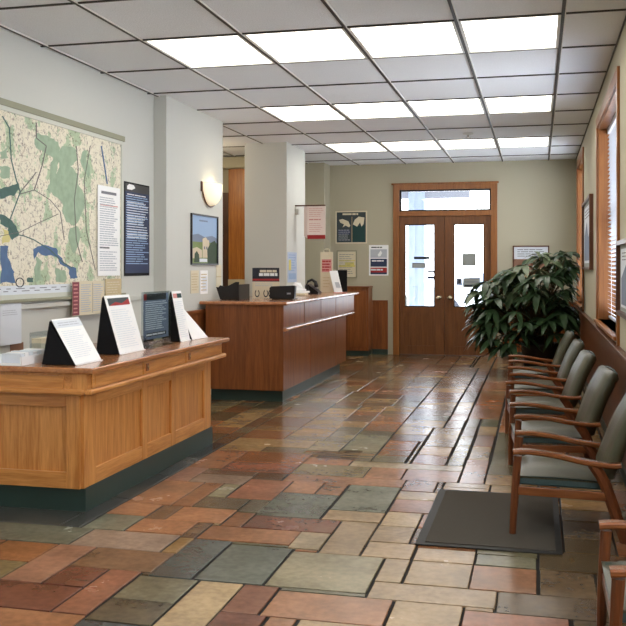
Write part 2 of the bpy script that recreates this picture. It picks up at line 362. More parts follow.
def build_floor():
    cs = .045; x0, y0, x1, y1 = -4.68, -2.5, 1.35, 15.75
    nx, ny = int((x1-x0)/cs), int((y1-y0)/cs)
    occ = [[False]*nx for _ in range(ny)]; tiles = []; g = random.Random(11)
    def mark(a, b, c, d, col):
        for j in range(b, d):
            for i in range(a, c): occ[j][i] = True
        tiles.append((a, b, c, d, col))
    def pick(k):
        c = g.choice(PAL[k]); f = g.uniform(.84, .98); a = sum(c)/3; return tuple((v*.76+a*.24)*f*q for v, q in zip(c, (1, .95, .88)))
    for (ax, ay, bx_, by) in ((-3.5, 4.98, -2.68, 5.14), (-2.68, 4.98, -2.56, 5.5), (-2.68, 5.5, -2.56, 6.2), (-2.68, 6.2, -2.56, 6.8), (-2.68, 6.8, -2.56, 7.45)):
        q = [round(v/cs) for v in (ax-x0, ay-y0, bx_-x0, by-y0)]
        mark(q[0], q[1], q[2], q[3], pick('bd'))
    for (u0, v0, u1, v1, k, xx) in TR:
        X1, Y1 = fp(u1, v1)
        if u0 is None: X0 = xx; Yb = fp(40, v0)[1]
        else: X0, Yb = fp(u0, v0)
        if xx: X0 = xx
        a, b, c, d = [round(q) for q in ((X0-x0)/cs, (Yb-y0)/cs, (X1-x0)/cs, (Y1-y0)/cs)]
        if c <= a or d <= b: continue
        # trim cells already taken
        while c > a and d > b:
            sides = {'l': sum(occ[j][a] for j in range(b, d))/(d-b), 'r': sum(occ[j][c-1] for j in range(b, d))/(d-b),
                     'b': sum(occ[b][a:c])/(c-a), 't': sum(occ[d-1][a:c])/(c-a)}
            if max(sides.values()) == 0: break
            s = max(sides, key=sides.get)
            if s == 'l': a += 1
            elif s == 'r': c -= 1
            elif s == 'b': b += 1
            else: d -= 1
        if c-a >= 2 and d-b >= 2: mark(a, b, c, d, pick(k))
    # let traced tiles swallow slivers
    for t in range(len(tiles)):
        a, b, c, d, col = tiles[t]
        for _ in range(3):
            if c < nx-5 and not any(occ[j][c] for j in range(b, d)) and any(occ[j][c+q] for j in range(b, d) for q in (1, 2, 3)):
                for j in range(b, d): occ[j][c] = True
                c += 1
            if a > 5 and not any(occ[j][a-1] for j in range(b, d)) and any(occ[j][a-1-q] for j in range(b, d) for q in (1, 2, 3)):
                a -= 1
                for j in range(b, d): occ[j][a] = True
            if d < ny-5 and not any(occ[d][a:c]) and any(any(occ[d+q][a:c]) for q in (1, 2, 3)):
                for i in range(a, c): occ[d][i] = True
                d += 1
            if b > 5 and not any(occ[b-1][a:c]) and any(any(occ[b-1-q][a:c]) for q in (1, 2, 3)):
                b -= 1
                for i in range(a, c): occ[b][i] = True
        tiles[t] = (a, b, c, d, col)
    lanes = [round((X-x0)/cs) for X in (-1.27, -.94, -.66, -.37, -.08, .22, .52)]
    keysL = ['or_']*5+['gg']*4+['br']*6+['by']*3+['ol']*2+['lg']*3+['tn']*2+['bg']*1
    keysR = ['tn']*2+['by']*3+['gg']*4+['pk']*1+['br']*4+['or_']*2
    for j in range(ny):
        for i in range(nx):
            if occ[j][i]: continue
            X, Y = x0+i*cs, y0+j*cs
            if X > -1.2 and Y > 6.9:
                nxt = [l for l in lanes if l > i]; lim = (nxt[0] if nxt else nx)-i
                wd, hd = lim, g.choice([8, 10, 12, 15, 20])
            else:
                wd, hd = g.choice([(6, 6), (8, 5), (12, 7), (14, 9), (9, 9), (10, 6), (7, 12), (12, 12), (15, 7), (6, 9)])
            c = i
            while c < nx and c-i < wd and not occ[j][c]: c += 1
            if not (X > -1.2 and Y > 6.9):
                q = c
                while q < nx and not occ[j][q] and q-c < 4: q += 1
                if q-c < 4: c = q
                if Y > 6.9 and i < lanes[0] and c > lanes[0]-4: c = lanes[0]
            d = j
            while d < ny and d-j < hd and not any(occ[d][i:c]): d += 1
            q = d
            while q < ny and q-d < 3 and not any(occ[q][i:c]): q += 1
            if q-d < 3: d = q
            cc = pick(g.choice(keysR if X > -1.3 else keysL)); mark(i, j, c, d, (cc[0]*.90, cc[1]*.84, cc[2]*.74))
    me = bpy.data.meshes.new('floor'); V = []; F = []; COL = []; MI = []
    gw = .0065
    def lin(c): return srgb(*c)
    for (a, b, c, d, col) in tiles:
        j = lambda: g.uniform(-.004, .004)
        xa, ya, xb, yb = x0+a*cs+gw+j(), y0+b*cs+gw+j(), x0+c*cs-gw+j(), y0+d*cs-gw+j()
        if x0+a*cs > -1.3 and y0+b*cs > 6.8: xa += .004; xb -= .004
        n = len(V); e = .003; h = g.uniform(-.001, .0)
        V += [(xa, ya, -.02), (xb, ya, -.02), (xb, yb, -.02), (xa, yb, -.02),
              (xa, ya, h-.002), (xb, ya, h-.002), (xb, yb, h-.002), (xa, yb, h-.002),
              (xa+e, ya+e, h), (xb-e, ya+e, h), (xb-e, yb-e, h), (xa+e, yb-e, h)]
        qs = [(0,1,5,4),(1,2,6,5),(2,3,7,6),(3,0,4,7),(4,5,9,8),(5,6,10,9),(6,7,11,10),(7,4,8,11),(8,9,10,11)]
        F += [tuple(n+q for q in f) for f in qs]; COL += [lin(col)]*9; MI += [0]*9
    n = len(V); V += [(x0-1.9, y0, -.008), (x1, y0, -.008), (x1, y1, -.008), (x0-1.9, y1, -.008), (x0-1.9, y0, -.12), (x1, y0, -.12), (x1, y1, -.12), (x0-1.9, y1, -.12)]
    F += [tuple(n+q for q in f) for f in ((0,1,2,3),(7,6,5,4),(0,4,5,1),(1,5,6,2),(2,6,7,3),(3,7,4,0))]; COL += [lin((60, 55, 50))]*6; MI += [1]*6
    me.from_pydata(V, [], F); at = me.attributes.new('stone', 'FLOAT_COLOR', 'FACE')
    for k, c in enumerate(COL): at.data[k].color = c
    me.materials.append(M['slate']); me.materials.append(M['grout'])
    for p, k in zip(me.polygons, MI): p.material_index = k
    o = bpy.data.objects.new('floor', me); C.objects.link(o); struct(o)
build_floor()

# ---- ceiling: dark grid bars and tiles, lay-in lights between
GX = [XL-1.55, XL-.81, -3.81, -3.0, -2.19, -1.38, -.57, .17, XR, 1.36]
PY = 1.033; GY = [6.63+PY*k for k in range(-9, 9)]; GY = [Y0]+[y for y in GY if Y0+.2 < y < YB-.15]+[YB]
light_rows = [6.63-3*PY, 6.63, 6.63+3*PY, 6.63+6*PY]
k = MB(); kg = MB()
for i in range(len(GX)-1):
    for j in range(len(GY)-1):
        a, b, c, d = GX[i], GY[j], GX[i+1], GY[j+1]
        if 3 <= i <= 6 and any(abs(b-r) < .02 for r in light_rows): continue
        k.box((a, b, H+.008), (c, d, H+.03), 'tile_c')
for x in GX[1:-1]: kg.box((x-.012, Y0, H-.003), (x+.012, YB, H+.008), 'grid'); kg.box((x+.012, Y0, H-.003), (x+.019, YB, H+.007), 'gridw')
for y in GY[1:-1]: kg.box((GX[0], y-.009, H-.002), (GX[-1], y+.009, H+.0079), 'grid')
ceil = struct(k.build('ceiling')); kg.build('ceiling_grid', ceil)
bx('ceiling_slab', (GX[0]-.2, Y0-.15, H+.165), (1.5, YB+.2, H+.26), 'wall', ceil)
rown = ['row overhead outside the photo', 'big nearest lit row', 'middle lit row', 'farthest lit row by the doors']
coln = ['leftmost', 'second from left', 'third from left', 'rightmost']
for ri, ry in enumerate(light_rows):
    for ci in range(4):
        a, c = GX[3+ci], GX[4+ci]; o = ((a+c)/2, ry+PY/2, H)
        t = thing('ceiling_light', f'glowing fluorescent ceiling panel, {coln[ci]} in the {rown[ri]}', 'ceiling light', o, 'lay-in fluorescent ceiling panels')
        f = MB(); z0, z1 = H-.001, H+.10
        f.box((a+.010, ry+.009, z0), (a+.035, ry+PY-.009, z1), 'gridw'); f.box((c-.035, ry+.009, z0), (c-.010, ry+PY-.009, z1), 'gridw')
        f.box((a+.035, ry+.009, z0), (c-.035, ry+.03, z1), 'gridw'); f.box((a+.035, ry+PY-.03, z0), (c-.035, ry+PY-.009, z1), 'gridw')
        f.box((a+.010, ry+.009, z1), (c-.010, ry+PY-.009, z1+.01), 'gridw')
        f.build('frame', t, o)
        bx('diffuser', (a+.035, ry+.03, H+.006), (c-.035, ry+PY-.03, H+.014), 'lamp', t, o)

HW = H+.165
# ---- left wall with pilaster, opening, second pillar
w_ = MB()
w_.box((XL-.15, Y0, 0), (XL, 8.85, HW), 'wall')                  # long wall with the map
w_.box((XL-.15, 8.85, 0), (-3.72, 10.60, HW), 'wall', .004)       # pilaster with the sconce
w_.box((-5.6, 10.38, 0), (XL-.15, 10.53, HW), 'wall')
wl = struct(w_.build('wall_left'))
w_ = MB(); w_.box((-4.08, 12.56, 0), (-3.455, 13.62, HW), 'wall', .004); struct(w_.build('wall_pillar'))
w_ = MB()
w_.box((-5.75, 10.38, 0), (-5.6, 15.8, HW), 'wall2'); w_.box((-5.6, 14.2, 0), (-4.0, 14.35, HW), 'wall2'); w_.box((-4.15, 14.35, 0), (-4.0, 15.65, HW), 'wall2')
w_.box((-4.0, 15.2, 0), (-3.52, 15.65, HW), 'wall2')
struct(w_.build('wall_hall'))
# back wall with door opening
DX0, DX1, DZ = -2.39, -.68, 2.90
w_ = MB()
w_.box((-5.6, YB, 0), (DX0, YB+.15, HW), 'wall2'); w_.box((DX1, YB, 0), (XR+.2, YB+.15, HW), 'wall2'); w_.box((DX0, YB, DZ), (DX1, YB+.15, HW), 'wall2')
struct(w_.build('wall_back'))
# right wall with two window holes, jogs outward beyond the frame near the camera
W1 = (7.50, 9.98, .96, 2.94); W2 = (13.16, 14.98, .96, 3.04); TW = .22
w_ = MB()
def wr(y0, y1, z0, z1, x=XR): w_.box((x, y0, z0), (x+TW, y1, z1), 'wall2')
wr(4.9, W1[0], 0, HW); wr(W1[0], W1[1], 0, W1[2]); wr(W1[0], W1[1], W1[3], HW); wr(W1[1], W2[0], 0, HW)
wr(W2[0], W2[1], 0, W2[2]); wr(W2[0], W2[1], W2[3], HW); wr(W2[1], YB, 0, HW)
w_.box((XR+TW, 4.9, 0), (1.5, 5.0, HW), 'wall2')
W3 = (.2, 3.6, 1.0, 3.0)
wr(Y0, W3[0], 0, H, 1.28); wr(W3[0], W3[1], 0, W3[2], 1.28); wr(W3[0], W3[1], W3[3], H, 1.28); wr(W3[1], 4.9, 0, H, 1.28)
struct(w_.build('wall_right'))
struct(bx('wall_front', (XL-.15, Y0-.15, 0), (1.5, Y0, HW), 'wall'))

# windows
def window(n, W, x, slats, blind=True):
    y0, y1, z0, z1 = W; o = (x, (y0+y1)/2, z0)
    k = MB(); cw = .10
    k.box((x-.022, y0-cw, z0-cw), (x, y0, z1+cw), 'casing', .003); k.box((x-.022, y1, z0-cw), (x, y1+cw, z1+cw), 'casing', .003)
    k.box((x-.022, y0, z1), (x, y1, z1+cw), 'casing', .003)
    k.box((x, y0, z0), (x+TW, y0+.02, z1), 'casing'); k.box((x, y1-.02, z0), (x+TW, y1, z1), 'casing')
    k.box((x, y0+.02, z1-.02), (x+TW, y1-.02, z1), 'casing'); k.box((x-.045, y0-.05, z0-.03), (x+TW, y1+.05, z0), 'casing', .004)
    wo = k.build(f'window_{n}', None, o); struct(wo)
    f = MB(); gx = x+.17
    for a, b, c, d in ((y0+.02, y0+.08, z0, z1), (y1-.08, y1-.02, z0, z1), (y0+.08, y1-.08, z0, z0+.06), (y0+.08, y1-.08, z1-.08, z1-.02), (y0+.08, y1-.08, (z0+z1)/2-.02, (z0+z1)/2+.02)):
        f.box((gx, a, c), (gx+.04, b, d), 'casing')
    f.build('window_frame', wo, o)
    bx('glass_pane', (gx+.015, y0+.08, z0+.06), (gx+.02, y1-.08, z1-.08), 'glass', wo, o)
    if not blind: return
    b = thing('window_blind', ['', 'pale horizontal slat blind hanging in the tall right hand window', 'pale slat blind in the far window by the plant', 'pale slat blind in the window outside the frame'][n], 'blind', (x+.11, (y0+y1)/2, z1-.02))
    bo = b.location.copy()
    bx('headrail', (x+.085, y0+.03, z1-.07), (x+.135, y1-.03, z1-.02), 'blind', b, bo)
    s = MB(); N = 44; dz = (z1-.09-z0-.06)/N
    for q in range(N):
        z = z0+.05+dz*(q+.5)
        s.prism([(x+.088, y0+.035, z+.012), (x+.132, y0+.035, z-.008), (x+.1325, y0+.035, z-.0065), (x+.0885, y0+.035, z+.0135)], (0, y1-y0-.07, 0), 'blind')
    s.build('slats', b, bo)
    bx('bottom_rail', (x+.095, y0+.035, z0+.02), (x+.125, y1-.035, z0+.04), 'blind', b, bo)
    for yy in (y0+.25, (y0+y1)/2, y1-.25):
        c = MB(); c.tube([(x+.110, yy, z0+.03), (x+.110, yy, z1-.05)], .0015, 'white', 5); c.build('cord', b, bo)
window(1, W1, XR, 44); window(2, W2, XR, 44); window(3, W3, 1.28, 44, False)

# wainscot, chair rails, kickboards
k = MB()
k.box((-2.77, YB-.03, .09), (DX0-.11, YB, .90), 'cherZ'); k.box((-2.77, YB-.045, .90), (DX0-.11, YB, .93), 'cherX', .004)
k.box((DX1+.11, YB-.03, .09), (XR, YB, .90), 'cherZ'); k.box((DX1+.11, YB-.045, .90), (XR, YB, .93), 'cherX', .004)
k.box((-2.62, YB-.034, .2), (-2.615, YB-.03, .85), 'darkw')
struct(k.build('trim_1'))
k = MB(); k.box((XR-.02, 4.95, .09), (XR, YB, .86), 'wains'); k.box((XR-.05, 4.95, .86), (XR, YB-.05, .895), 'wains', .004); struct(k.build('trim_2'))
k = MB(); k.box((-3.72, 9.1, .09), (-3.69, 10.60, .98), 'cherZ'); k.box((-3.72, 9.1, .98), (-3.675, 10.61, 1.02), 'cherY', .004); struct(k.build('trim_3'))
k = MB(); k.box((XL, Y0, 1.175), (XL+.03, 8.84, 1.215), 'wall', .004); struct(k.build('trim_4'))
struct(bx('baseboard_back', (-2.77, YB-.04, 0), (DX0-.11, YB, .09), 'green'))
struct(bx('baseboard_right', (XR-.03, 4.95, 0), (XR, YB, .09), 'green'))
struct(bx('baseboard_corner', (DX1+.11, YB-.04, 0), (XR-.03, YB, .09), 'green'))
struct(bx('baseboard_left', (XL, Y0, 0), (XL+.02, 8.84, .09), 'green'))

# ---- double doors with transom
do = ((DX0+DX1)/2, YB, 0)
k = MB(); cw = .085
k.box((DX0-.02, YB-.035, 0), (DX0+cw, YB+.14, DZ), 'casing', .004); k.box((DX1-cw, YB-.035, 0), (DX1+.02, YB+.14, DZ), 'casing', .004)
k.box((DX0+cw, YB-.034, DZ-cw), (DX1-cw, YB+.14, DZ), 'casing'); k.box((DX0-.045, YB-.05, DZ), (DX1+.045, YB-.0, DZ+.03), 'casing', .004); k.box((DX0+cw-.001, YB+.056, 0), (DX0+cw+.03, YB+.09, 2.40), 'darkw'); k.box((DX1-cw-.03, YB+.056, 0), (DX1-cw+.001, YB+.09, 2.40), 'darkw'); k.box((DX0+cw, YB+.056, 2.33), (DX1-cw, YB+.09, 2.37), 'darkw')  # dark stops added behind the leaf edges to block leaking daylight
k.box((DX0+cw, YB-.03, 2.365), (DX1-cw, YB+.12, 2.45), 'casing', .004)
dr = struct(k.build('door_1', None, do))
k = MB(); a, b = DX0+cw, DX1-cw
for p in ((a, 2.45, a+.03, 2.815), (b-.03, 2.45, b, 2.815), (a+.03, 2.45, b-.03, 2.475), (a+.03, 2.79, b-.03, 2.815)):
    k.box((p[0], YB+.02, p[1]), (p[2], YB+.06, p[3]), 'glassframe')
k.build('transom_frame', dr, do)
bx('glass_pane', (a+.03, YB+.035, 2.475), (b-.03, YB+.042, 2.79), 'glass', dr, do)
mid = (a+b)/2
for side, (x0, x1, g0, g1) in enumerate(((a+.004, mid-.003, -2.215, -1.70), (mid+.003, b-.004, -1.385, -.875))):
    k = MB(); z0, z1, g2, g3 = .012, 2.36, .82, 2.23; y0, y1 = YB+.01, YB+.055
    k.box((x0, y0, z0), (g0, y1, z1), 'doorZ', .002); k.box((g1, y0, z0), (x1, y1, z1), 'doorZ', .002)
    k.box((g0, y0, g3), (g1, y1, z1), 'doorZ'); k.box((g0, y0, z0), (g1, y1, .16), 'doorZ'); k.box((g0, y0, .72), (g1, y1, g2), 'doorZ')
    k.box((g0, y0+.012, .16), (g1, y1, .72), 'doorZ')
    lf = k.build('door_leaf', dr, do)
    k = MB()
    for p in ((g0, g2, g0+.018, g3), (g1-.018, g2, g1, g3), (g0+.018, g2, g1-.018, g2+.018), (g0+.018, g3-.018, g1-.018, g3)):
        k.box((p[0], y0+.006, p[1]), (p[2], y1-.006, p[3]), 'glassframe')
    k.build('glazing_bead', lf)
    lf.children[-1].location = (0, 0, 0)
    for v in lf.children[-1].data.vertices: v.co -= Vector(do)
    bx('glass_pane', (g0+.018, YB+.03, g2+.018), (g1-.018, YB+.036, g3-.018), 'glass', lf, do)
    kx = mid-.09 if side == 0 else mid+.09
    k = MB(); k.tube([(kx, y0, .98), (kx, y0-.006, .98)], .040, 'brass', 16); k.tube([(kx, y0-.006, .98), (kx, y0-.045, .98), (kx, y0-.05, .98), (kx, y0-.075, .98), (kx, y0-.085, .98)], [.014, .014, .034, .040, .018], 'brass', 16)
    k.build('door_knob', lf, do)
bx('astragal', (mid-.03, YB+.056, .01), (mid+.03, YB+.07, 2.36), 'darkw', dr, do)  # added behind the middle seam to keep outside light from leaking in
bx('threshold', (a, YB-.0, 0), (b, YB+.12, .01), 'darkw', dr, do)

# ---- outside the doors
struct(bx('sidewalk', (-22, YB+.16, -.14), (22, 42, -.02), 'pave'))
k = MB(); k.box((-6, YB+.16, 2.99), (3, YB+2.6, 3.2), 'soffit'); k.box((-6, YB+2.6, 2.86), (-1.3, YB+2.7, 3.2), 'soffit'); struct(k.build('ceiling_canopy'))
k = MB()
for q in range(5): k.box((-2.50+.064*q, 18.2-.015*(q % 2), -.02), (-2.50+.064*(q+1), 18.5, 2.99), 'bluecol')
tag(k.build('porch_column', None, (-2.3, 18.4, 0)), 'pale blue fluted column outside the left door pane', 'column')
k = MB()   # simple white mesh garden chair outside
for x in (-2.95, -2.5):
    for y in (17.3, 17.7): k.tube([(x, y, -.02), (x+.03, y, .78 if y > 17.5 else .6)], .015, 'white', 6)
k.box((-2.97, 17.28, .40), (-2.45, 17.72, .43), 'noticeg', .01); k.box((-2.97, 17.68, .5), (-2.45, 17.71, .95), 'noticeg', .01)
for x in (-2.96, -2.47): k.tube([(x, 17.28, .62), (x, 17.7, .66)], .018, 'white', 6)
tag(k.build('garden_chair', None, (-2.7, 17.5, -.02)), 'pale garden chair outside, low behind the left door pane', 'chair')
k = MB()   # parked car far outside
cx, cy = -1.1, 26.0
prof = [(-2.1, .35), (-2.15, .7), (-1.9, .95), (-1.2, 1.0), (-.7, 1.42), (.8, 1.45), (1.4, 1.02), (2.0, .95), (2.15, .6), (2.1, .35)]
k.prism([(cx+x, cy, z-.05) for x, z in prof], (0, 1.7, 0), 'cloud_p')
k.prism([(cx+x, cy-.01, z-.05) for x, z in ((-1.05, 1.03), (-.62, 1.36), (.74, 1.39), (1.2, 1.05))], (0, .01, 0), 'hill_p')
for x in (-1.35, 1.3): k.tube([(cx+x, cy-.03, .3), (cx+x, cy+.2, .3)], .33, 'inkd', 20)
tag(k.build('parked_car', None, (cx, cy, -.02)), 'pale parked car on the pavement seen through the right door pane', 'car')

# notices on the doors
def notice(name, label, u0, v0, u1, v1, m, deco=None, Y=YB-.002+.03):
    # pixel box -> plane of the pane
    def at(u, v):
        a = (u-313)/920; c, s = math.cos(YAW), math.sin(YAW); rx, ry, rz = a*c-s, a*s+c, (267-v)/920
        t = Y/ry; return rx*t, EYE+rz*t
    xa, za = at(u0, v1); xb, zb = at(u1, v0)
    s = Sheet((xa, Y, za), (1, 0, 0), (0, 0, 1), xb-xa, zb-za, m, .003)
    if deco: deco(s)
    o = s.done(name, None, (xa, Y, za)); tag(o, label, 'notice'); return o
notice('door_notice', 'plain grey square notice stuck on the right door pane', 462.3, 253.5, 476, 266, 'noticeg')
notice('door_notice', 'grey notice with black strip below the square one on the right door pane', 463, 278, 480, 287.5, 'noticeg', lambda s: s.r(.08, .12, .95, .3, 'inkd').r(.1, .55, .9, .62, 'ink'))
notice('door_notice', 'small grey label left of the striped notice, right door pane', 456.5, 278, 462, 285, 'hill_p', lambda s: s.r(.3, .25, .75, .75, 'inkd'))
notice('door_notice', 'slanting black strip sign near the middle of the left door pane', 414, 256.6, 430, 259.3, 'inkd')
notice('door_notice', 'grey card just under the black strip on the left door pane', 412, 263, 425.5, 268, 'noticeg', lambda s: s.r(.05, .8, .95, .95, 'ink'))
notice('door_notice', 'upper dark sticker at the right edge of left door pane', 427.5, 270.8, 434.4, 272.8, 'inkd')
notice('door_notice', 'lower dark sticker at the right edge of left door pane', 427.5, 276.2, 434.4, 279, 'navy')

# ---- hallway: orange wood panel and dark door casing
k = MB(); k.box((-4.86, 14.12, 1.30), (-4.2, 14.2, 3.08), 'orange'); k.box((-4.86, 14.13, 0), (-4.2, 14.2, 1.30), 'darkw'); k.build('panel', None)
o = bpy.data.objects['panel']; o.name = 'door_2'; struct(o)
bx('door_casing', (-5.3, 14.1, 0), (-4.86, 14.2, 2.7), 'darkw', o)
bx('crosspiece', (-4.86, 14.1, 1.18), (-4.2, 14.12, 1.30), 'cream', o)
bx('header', (-5.5, 13.9, 3.08), (-4.16, 14.2, 3.25), 'wall2', o)

hl = (-5.0, 12.3, H)
t = thing('hall_fill_light', 'added unseen round fill light inside the side hall behind the pilaster', 'ceiling light', hl)  # added out of view to brighten the orange panel
k = MB(); k.lathe([(.01, -.10), (.12, -.085), (.18, -.03), (.185, -.004), (.01, -.004)], 'shade', 24); k.build('glass_bowl', t)
l = bpy.data.lights.new('bulb', 'POINT'); l.energy = 20; l.color = (1, .82, .58); l.shadow_soft_size = .15
lo = bpy.data.objects.new('bulb', l); C.objects.link(lo); lo.parent = t; lo.location = (0, 0, -.3)
# ------------------------------------------------------------------ counter 1 (oak)
o = (-3.2, 6.3, 0)
t = thing('reception_counter', 'light oak reception counter with panelled front, nearest on the left', 'counter', o)
bx('kickboard', (-3.42, 5.14, 0), (-2.69, 7.40, .148), 'green', t, o)
k = MB()
X = -2.69; k.box((-3.44, 5.12, .146), (X-.02, 7.36, .855), 'oakZ')
# front framing (face X=-2.69)
for y0, y1 in ((5.12, 5.28), (5.975, 6.06), (6.50, 6.585), (7.205, 7.36)): k.box((X-.02, y0, .146), (X, y1, .745), 'oakZ', .002)
for y0, y1 in ((5.28, 5.975), (6.06, 6.50), (6.585, 7.205)):
    k.box((X-.02, y0, .146), (X-.0005, y1, .245), 'oakY', .002); k.box((X-.02, y0, .645), (X-.0005, y1, .745), 'oakY', .002)
# near side framing (face Y=5.12)
for x0, x1 in ((-2.80, X-.02), (-3.44, -3.27)): k.box((x0, 5.10, .146), (x1, 5.12, .745), 'oakZ', .002)
k.box((-3.27, 5.10, .146), (-2.80, 5.12, .245), 'oakX', .002); k.box((-3.27, 5.10, .645), (-2.80, 5.12, .745), 'oakX', .002)
k.build('body', t, o)
k = MB(); xa = -2.63
k.box((-3.46, 5.075, .738), (xa-.012, 7.50, .856), 'oakY')
k.box((-3.3, 5.063, .759), (-2.80, 5.075, .839), 'oakX', .002)
k.box((-2.74, 5.063, .744), (xa-.012, 5.075, .856), 'oakZ', .002)
k.build('apron', t, o)
for y0, y1 in ((5.115, 5.845), (5.86, 6.63), (6.65, 7.45)):
    k = MB(); k.box((xa-.012, y0, .762), (xa, y1, .848), 'oakY', .003); k.box((xa, y0+.03, .776), (xa+.004, y1-.03, .836), 'oakY', .002); d = k.build('drawer', t, o)
    if y0 > 5.2:
        k = MB(); k.box((xa+.003, y0+.03, .781), (xa+.008, y0+.075, .832), 'cherZ', .002); k.tube([(xa+.007, y0+.052, .806), (xa+.012, y0+.052, .806)], .009, 'brass', 10)
        k.build('lock_plate', d, o)
k = MB(); k.box((xa-.03, 5.06, .724), (xa+.022, 7.53, .759), 'oakY', .012, seg=3); k.box((-3.46, 5.05, .724), (xa-.03, 5.09, .759), 'oakX', .012, seg=3); k.build('moulding', t, o)
k = MB(); k.box((-3.46, 5.045, .853), (-2.595, 7.57, .890), 'oaktop', .010, seg=3); k.build('worktop', t, o)

# ------------------------------------------------------------------ counter 2 (cherry)
o = (-3.15, 11.6, 0)
t = thing('reception_counter', 'taller reddish brown service counter behind the oak one, by the pillar', 'counter', o)
k = MB(); k.box((-3.60, 9.86, 0), (-2.76, 12.54, .13), 'green'); k.box((-3.44, 12.54, 0), (-2.76, 12.9, .13), 'green'); k.build('kickboard', t, o)
k = MB(); X = -2.73
k.box((-3.64, 9.80, .13), (X-.012, 12.54, 1.08), 'cherZ'); k.box((-3.44, 12.54, .13), (X-.012, 13.2, 1.08), 'cherZ')
k.build('body', t, o)
for y0, y1 in ((9.80, 11.01), (11.025, 12.49), (12.505, 13.2)): bx('front_panel', (X-.012, y0, .13), (X, y1, .785), 'cherZ', t, o, .002)
for y0, y1 in ((9.80, 10.70), (10.725, 11.58), (11.6, 12.48), (12.505, 13.45)): bx('upper_panel', (X-.012, y0, .83), (X+.002, y1, 1.075), 'cherZ', t, o, .002)
bx('moulding', (X-.01, 9.79, .785), (X+.035, 13.68, .822), 'chertop', t, o, .01)
bx('side_panel', (-3.64, 9.785, .13), (X, 9.80, 1.08), 'cherZ', t, o, .002)
k = MB(); k.box((-3.70, 9.74, 1.078), (-2.68, 12.54, 1.115), 'chertop', .012, seg=3); k.box((-3.445, 12.5, 1.079), (-2.681, 13.95, 1.1148), 'chertop', .010, seg=3); k.build('worktop', t, o)
bx('end_support', (-3.44, 13.2, .83), (X-.02, 13.9, 1.078), 'cherZ', t, o)
# wood cabinet by the back wall
o = (-2.96, 15.45, 0)
t = thing('low_cabinet', 'reddish wood cabinet against the back wall at the counter end', 'cabinet', o)
bx('kickboard', (-3.3, 15.27, 0), (-2.78, 15.6, .09), 'green', t, o)
bx('body', (-3.3, 15.25, .09), (-2.77, 15.6, 1.15), 'cherZ', t, o); bx('top', (-3.3, 15.22, 1.15), (-2.755, 15.6, 1.175), 'cherX', t, o, .004)
bx('door', (-3.12, 15.238, .14), (-2.80, 15.25, 1.10), 'cherZ', t, o, .003)

# ------------------------------------------------------------------ chairs
def sweep(k, path, w, t, m, y=0, taper=None):
    """rectangular section along an x-z path, with rounded corners"""
    rings = []
    for i, (x, z) in enumerate(path):
        a = Vector(path[max(i-1, 0)]); b = Vector(path[min(i+1, len(path)-1)]); d = (b-a).normalized(); n = Vector((-d[1], d[0]))
        ww, tt = (w, t) if not taper else (w*taper[i], t*taper[i]); c = .28*tt
        r = []
        for yy, q in ((-ww/2, -tt/2+c), (-ww/2+c, -tt/2), (ww/2-c, -tt/2), (ww/2, -tt/2+c), (ww/2, tt/2-c), (ww/2-c, tt/2), (-ww/2+c, tt/2), (-ww/2, tt/2-c)):
            r.append((x+n[0]*q, y+yy, z+n[1]*q))
        rings.append(r)
    k.loft(rings, m, True, False)
def smooth_path(pts, n=5):
    out = []
    P = [pts[0]]+list(pts)+[pts[-1]]
    for i in range(1, len(P)-2):
        for j in range(n):
            t = j/n; q = []
            for a in range(2):
                p0, p1, p2, p3 = P[i-1][a], P[i][a], P[i+1][a], P[i+2][a]
                q.append(.5*((2*p1)+(-p0+p2)*t+(2*p0-5*p1+4*p2-p3)*t*t+(-p0+3*p1-3*p2+p3)*t**3))
            out.append(tuple(q))
    out.append(pts[-1]); return out
